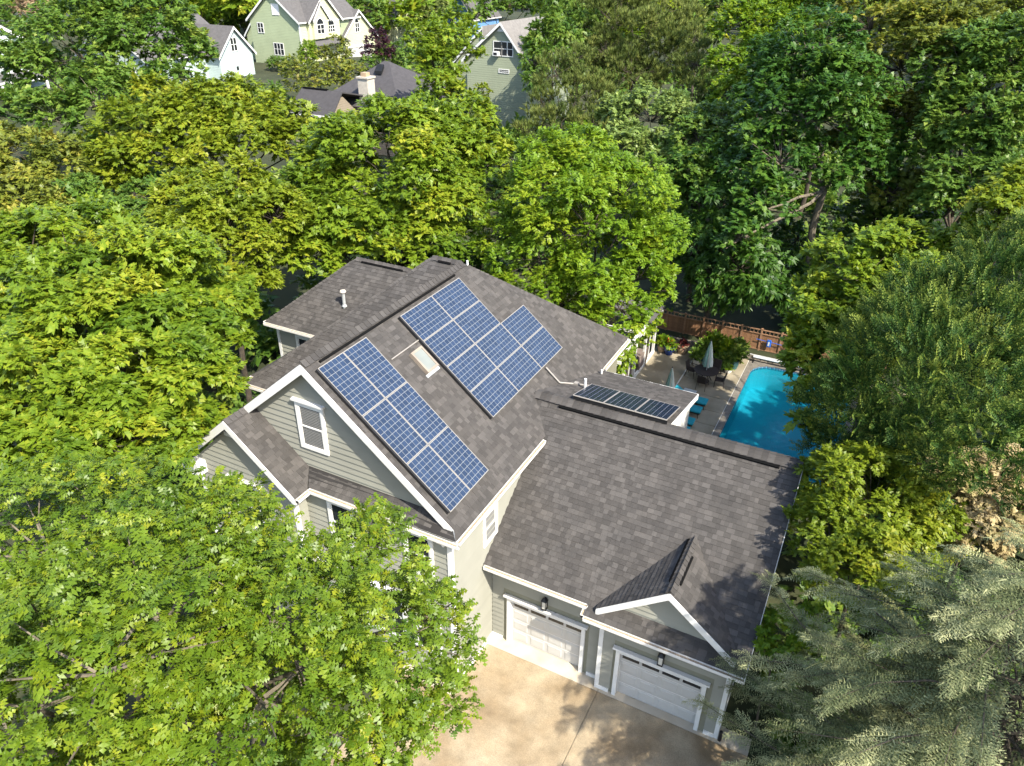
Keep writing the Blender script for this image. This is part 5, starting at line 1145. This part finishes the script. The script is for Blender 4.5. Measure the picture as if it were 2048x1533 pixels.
tree('backdrop_tree', 'leafy tree behind the roof of the pale blue house', 'tree', (-100.08, 80.11), [(-101.96, 80.5, 11.48, 3.65), (-99.49, 84.77, 12.1, 3.5), (-95.81, 77.73, 10.43, 2.51), (-103.04, 77.42, 11.6, 3.43)], 'crape', 'broad', 0.85, 2.08, 39, trunk=0.2, group='backdrop trees along the horizon', low=-0.22)
tree('backdrop_tree', 'dark leafy tree touching the left gable of the green house', 'tree', (-96.24, 87.52), [(-97.61, 87.78, 11.26, 2.48), (-96.02, 89.33, 12.39, 2.12), (-95.08, 85.46, 9.75, 1.91)], 'mid', 'broad', 0.85, 2.08, 40, trunk=0.2, group='backdrop trees along the horizon', low=-0.22)
tree('backdrop_tree', 'leafy tree between green house and tan house', 'tree', (-75.16, 93.37), [(-76.88, 94.18, 12.83, 2.01), (-73.37, 92.76, 11.92, 2.14), (-70.71, 90.58, 10.49, 1.62), (-79.7, 95.96, 13.77, 2.22)], 'mid', 'broad', 0.85, 2.08, 41, trunk=0.2, group='backdrop trees along the horizon', low=-0.22)
tree('backdrop_tree', 'dark tree right of the tan house', 'tree', (-66.79, 101.29), [(-68.66, 103.48, 12.68, 1.72), (-65.64, 101.8, 11.74, 1.86), (-66.08, 98.58, 11.15, 1.5)], 'pine', 'broad', 0.85, 2.08, 42, trunk=0.2, group='backdrop trees along the horizon', low=-0.22)
tree('backdrop_tree', 'leafy tree above the roof of the tall grey house', 'tree', (-50.11, 94.84), [(-51.44, 94.26, 13.03, 2.43), (-50.21, 97.64, 13.25, 2.32), (-51.76, 90.94, 12.18, 1.79), (-47.05, 96.53, 13.07, 2.28)], 'mid', 'broad', 0.8, 2.08, 43, trunk=0.2, group='backdrop trees along the horizon', low=-0.22)
tree('backdrop_tree', 'leafy tree between grey house and broad pine on the top edge', 'tree', (-39.66, 94.96), [(-40.21, 95.87, 14.67, 2.64), (-41.98, 94.53, 14.02, 2.05), (-36.8, 94.48, 13.88, 2.16)], 'crape', 'broad', 0.8, 2.08, 44, trunk=0.2, group='backdrop trees along the horizon', low=-0.22)
tree('backdrop_tree', 'leafy tree along the top edge above the lime tree', 'tree', (-15.13, 77.89), [(-13.43, 78.81, 15.48, 2.09), (-15.61, 78.62, 14.9, 1.76), (-14.28, 74.42, 13.43, 1.47), (-17.21, 79.71, 15.82, 1.54)], 'mid', 'broad', 0.71, 2.08, 45, trunk=0.2, group='backdrop trees along the horizon', low=-0.22)
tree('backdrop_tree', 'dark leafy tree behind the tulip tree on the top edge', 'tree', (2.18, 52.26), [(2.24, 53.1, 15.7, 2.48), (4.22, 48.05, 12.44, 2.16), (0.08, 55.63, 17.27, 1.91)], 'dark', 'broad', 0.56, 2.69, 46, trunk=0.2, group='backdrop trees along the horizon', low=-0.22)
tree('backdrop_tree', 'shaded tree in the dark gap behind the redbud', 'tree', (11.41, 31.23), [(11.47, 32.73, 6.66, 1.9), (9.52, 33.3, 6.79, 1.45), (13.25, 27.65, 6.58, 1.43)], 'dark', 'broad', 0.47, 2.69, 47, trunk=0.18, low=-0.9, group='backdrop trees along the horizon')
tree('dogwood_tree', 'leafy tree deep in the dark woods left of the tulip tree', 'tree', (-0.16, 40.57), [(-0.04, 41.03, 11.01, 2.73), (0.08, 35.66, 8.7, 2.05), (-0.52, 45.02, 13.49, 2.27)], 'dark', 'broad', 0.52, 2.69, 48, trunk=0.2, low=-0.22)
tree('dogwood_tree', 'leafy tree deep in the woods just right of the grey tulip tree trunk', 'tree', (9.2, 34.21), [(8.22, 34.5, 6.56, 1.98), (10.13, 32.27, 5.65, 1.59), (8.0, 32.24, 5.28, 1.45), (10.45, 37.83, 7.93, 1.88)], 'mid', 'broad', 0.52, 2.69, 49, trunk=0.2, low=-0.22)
tree('dogwood_tree', 'dark tree filling the top right corner', 'tree', (11.91, 43.52), [(12.02, 43.58, 17.4, 2.75), (10.55, 43.71, 16.76, 2.44), (13.16, 43.27, 18.02, 2.38)], 'olive', 'broad', 0.52, 2.69, 50, trunk=0.22, low=-0.22)
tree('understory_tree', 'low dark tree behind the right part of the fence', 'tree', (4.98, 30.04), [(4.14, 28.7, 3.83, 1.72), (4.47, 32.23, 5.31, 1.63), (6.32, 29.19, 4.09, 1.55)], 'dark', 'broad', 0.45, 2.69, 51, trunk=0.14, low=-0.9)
tree('understory_tree', 'low shaded tree behind the rear corner of the wing', 'tree', (-15.43, 12.58), [(-15.03, 12.03, 5.23, 1.32), (-16.43, 11.31, 5.22, 1.2), (-14.84, 14.39, 5.25, 1.38)], 'mid', 'broad', 0.39, 4.2, 52, trunk=0.12, low=-0.9)
tree('understory_tree', 'low shaded tree at the back of the house ridge', 'tree', (-9.71, 14.53), [(-11.16, 14.77, 6.41, 1.31), (-9.31, 15.73, 6.43, 1.31), (-8.67, 13.09, 6.16, 0.74)], 'dark', 'broad', 0.39, 4.2, 53, trunk=0.12, low=-0.9)
tree('understory_tree', 'dark tree in the gap below the hackberry', 'tree', (-24.44, 8.25), [(-25.94, 9.75, 9.27, 1.26), (-25.04, 7.42, 8.99, 1.07), (-22.33, 7.58, 9.12, 0.93)], 'mid', 'broad', 0.42, 4.2, 54, trunk=0.14, low=-0.9)
tree('sycamore_tree', 'tall tree standing right of the huge conifer beyond the right edge', 'tree', (19.3, 13.2), [(18.5, 13, 9.5, 3.4), (19.5, 10, 8, 3), (17.2, 15.5, 8.5, 2.6), (20, 16.5, 10.5, 3.2), (18, 12.5, 12.5, 2.4), (22, 12, 10, 3.4)], 'mid', 'broad', 0.5, 4.4, 91, trunk=0.25)
tree('sycamore_tree', 'tall tree right of the dark woods beyond the right edge', 'tree', (25, 26.5), [(24, 26, 11, 4), (26, 29, 14, 4), (22.5, 24, 15, 3.2), (28, 24, 12, 4), (24, 30, 9, 3.6)], 'mid', 'broad', 0.59, 4.4, 92, trunk=0.3)
tree('sycamore_tree', 'second tall tree far right of the dark woods beyond the edge', 'tree', (25, 39.5), [(24, 40, 13, 4.4), (28, 37, 15, 4.4), (22, 37, 10, 3.6), (26, 44, 11, 4)], 'mid', 'broad', 0.59, 4.4, 93, trunk=0.3)
layered_conifer('juniper_tree', 'silvery green feathery conifer filling the lower right corner', 'tree', (13.4, -2.5), 12.0, 7.0, 'cedar', 5, 160, .80, 1.0)

# ---- planting in the pots, vine, understory and far woodland
def plant(pot_, z, r, kind, leaf, ts, n, seed, name='foliage'):
    rg = np.random.default_rng(seed); d = unit(rg, n)+np.array((0, 0, .5)); d /= np.linalg.norm(d, axis=1, keepdims=True)
    Ps = np.array((0, 0, z))+d*(r*(.25+.75*rg.random(n)))[:, None]*np.array((1, 1, .85)); f = d+unit(rg, n)*.5
    V, Fc, T = place(TPL[leaf], Ps, f, np.array((0, 0, 1.))+unit(rg, n)*.5, ts*rg.uniform(.7, 1.2, n), np.clip(rg.normal(.5, .2, n), 0, 1), rg)
    link(name, np_mesh(name, V, Fc, T, kind), pot_)
plant(POT['blue'], .62, .36, 'crape', 'broad', .26, 70, 1); plant(POT['blue'], .72, .3, 'redflower', 'fine', .14, 26, 2, 'flowers')
plant(POT['tan'], .54, .30, 'wine', 'broad', .2, 60, 3); plant(POT['teal'], .85, .55, 'mid', 'broad', .3, 150, 4); plant(POT['white'], .34, .24, 'crape', 'fine', .2, 60, 5)
plant(POT['navy'], .6, .45, 'mid', 'broad', .28, 110, 6); plant(POT['cream'], .62, .40, 'mid', 'broad', .26, 100, 7); plant(POT['clay'], .62, .40, 'crape', 'broad', .26, 100, 8)
plant(POT['teal2'], .75, .55, 'mid', 'broad', .28, 170, 9); plant(POT['g3'], .9, .72, 'crape', 'broad', .3, 260, 10); plant(POT['g4'], .85, .70, 'crape', 'broad', .3, 240, 11); plant(POT['g5'], .8, .6, 'mid', 'broad', .28, 180, 12)
vine = thing('climbing_vine', 'bright green climbing vine spilling over the white porch frame', 'vine', (-1.5, 20.5, 0))
rg = np.random.default_rng(77); n = 1100
t_ = rg.random(n); Ps = np.stack([rg.normal(-.35, .34, n), -6.2+10.0*t_, 2.75+rg.normal(0, .22, n)-np.abs(rg.normal(0, .5, n))*(rg.random(n) < .5)], 1)
keep = (np.sin(Ps[:, 1]*1.3)+np.sin(Ps[:, 1]*2.9+1)*.6) > -.35; Ps = Ps[keep]; n = len(Ps)
V, Fc, T = place(TPL['broad'], Ps, unit(rg, n)+np.array((.3, 0, -.1)), np.array((0, 0, 1.))+unit(rg, n)*.5, .34*rg.uniform(.7, 1.2, n), np.clip(rg.normal(.55, .2, n), 0, 1), rg)
link('foliage', np_mesh('vine', V, Fc, T, 'crape'), vine)
mb = MB(); 
for y in (-6.1, -2.8, .8): mb.path([(0, y, 0), (.05, y+.1, 1.2), (-.05, y+.3, 2.7)], .03)
mb.build('stem', 'bark', vine)
ground_vine = tag(link('ground_ivy', None), kind='stuff') if False else None

def scatter(name, pts, rad, kind, leaf, ts, n_per, seed, zoff=0.):
    """one object of many low bushes or far crowns"""
    rg = np.random.default_rng(seed); Ps, D = [], []
    for (x, y, z, r) in pts:
        m = n_per; e = unit(rg, m); e[:, 2] = np.abs(e[:, 2])*.9-.1; Ps.append(np.array((x, y, z))+e*(r*(.55+.5*rg.random(m)))[:, None]); D.append(e)
    Ps = np.concatenate(Ps); D = np.concatenate(D); n = len(Ps)
    V, Fc, T = place(TPL[leaf], Ps, D+unit(rg, n)*.7, np.array((0, 0, 1.))+D*.6+unit(rg, n)*.4, ts*rg.uniform(.7, 1.25, n), np.clip(rg.normal(.48, .18, n), 0, 1), rg)
    return tag(link(name, np_mesh(name, V, Fc, T, kind)), kind='stuff')
rg = np.random.default_rng(15); pts = []
while len(pts) < 420:
    x, y = rg.uniform(-19, 19), rg.uniform(-9, 25)
    if (-16 < x < 9.2 and -5 < y < 12.4) or (-5 < x < 11 and 12 < y < 26) or (-3 < x < 9.5 and y < 0): continue
    r = rg.uniform(.35, .8); pts.append((x, y, rg.uniform(-.1, .2), r))
scatter('ground_cover', pts, 0, 'mid', 'broad', .5, 18, 16)
rg = np.random.default_rng(5); pts = []
blocked = ((-84, -66, 66, 92), (-90, -68, 45, 66), (-40, -29, 62, 80), (-44, -31, 36, 55), (-90, -72, 25, 38), (-86, -72, 95, 111), (-77, -66, 115, 130), (-15.5, 10.5, -4, 28))
while len(pts) < 520:
    x, y = rg.uniform(-95, 30), rg.uniform(2, 115)
    if any(a-1 < x < b+1 and c-1 < y < d+1 for a, b, c, d in blocked) or (x < -40 and y < 2) or (-68 < x < -44 and 55 < y < 80) or (-64 < x < -48 and 14 < y < 30): continue
    r = rg.uniform(.7, 1.9); pts.append((x, y, ground_z(x, y)+r*.25, r))
scatter('understory_bushes', pts, 0, 'mid', 'big', .9, 48, 6)
pts = []
for i in range(170):
    a = rg.uniform(-.32, 1.62); d = rg.uniform(135, 250)
    x, y = 8-d*math.sin(a), -15+d*math.cos(a)
    r = rg.uniform(4, 7.5); pts.append((x, y, ground_z(x, y)+rg.uniform(3, 9), r))
scatter('far_woodland', pts, 0, 'maple', 'big', 1.9, 150, 8)
print("leaf triangles", TRIS[0])
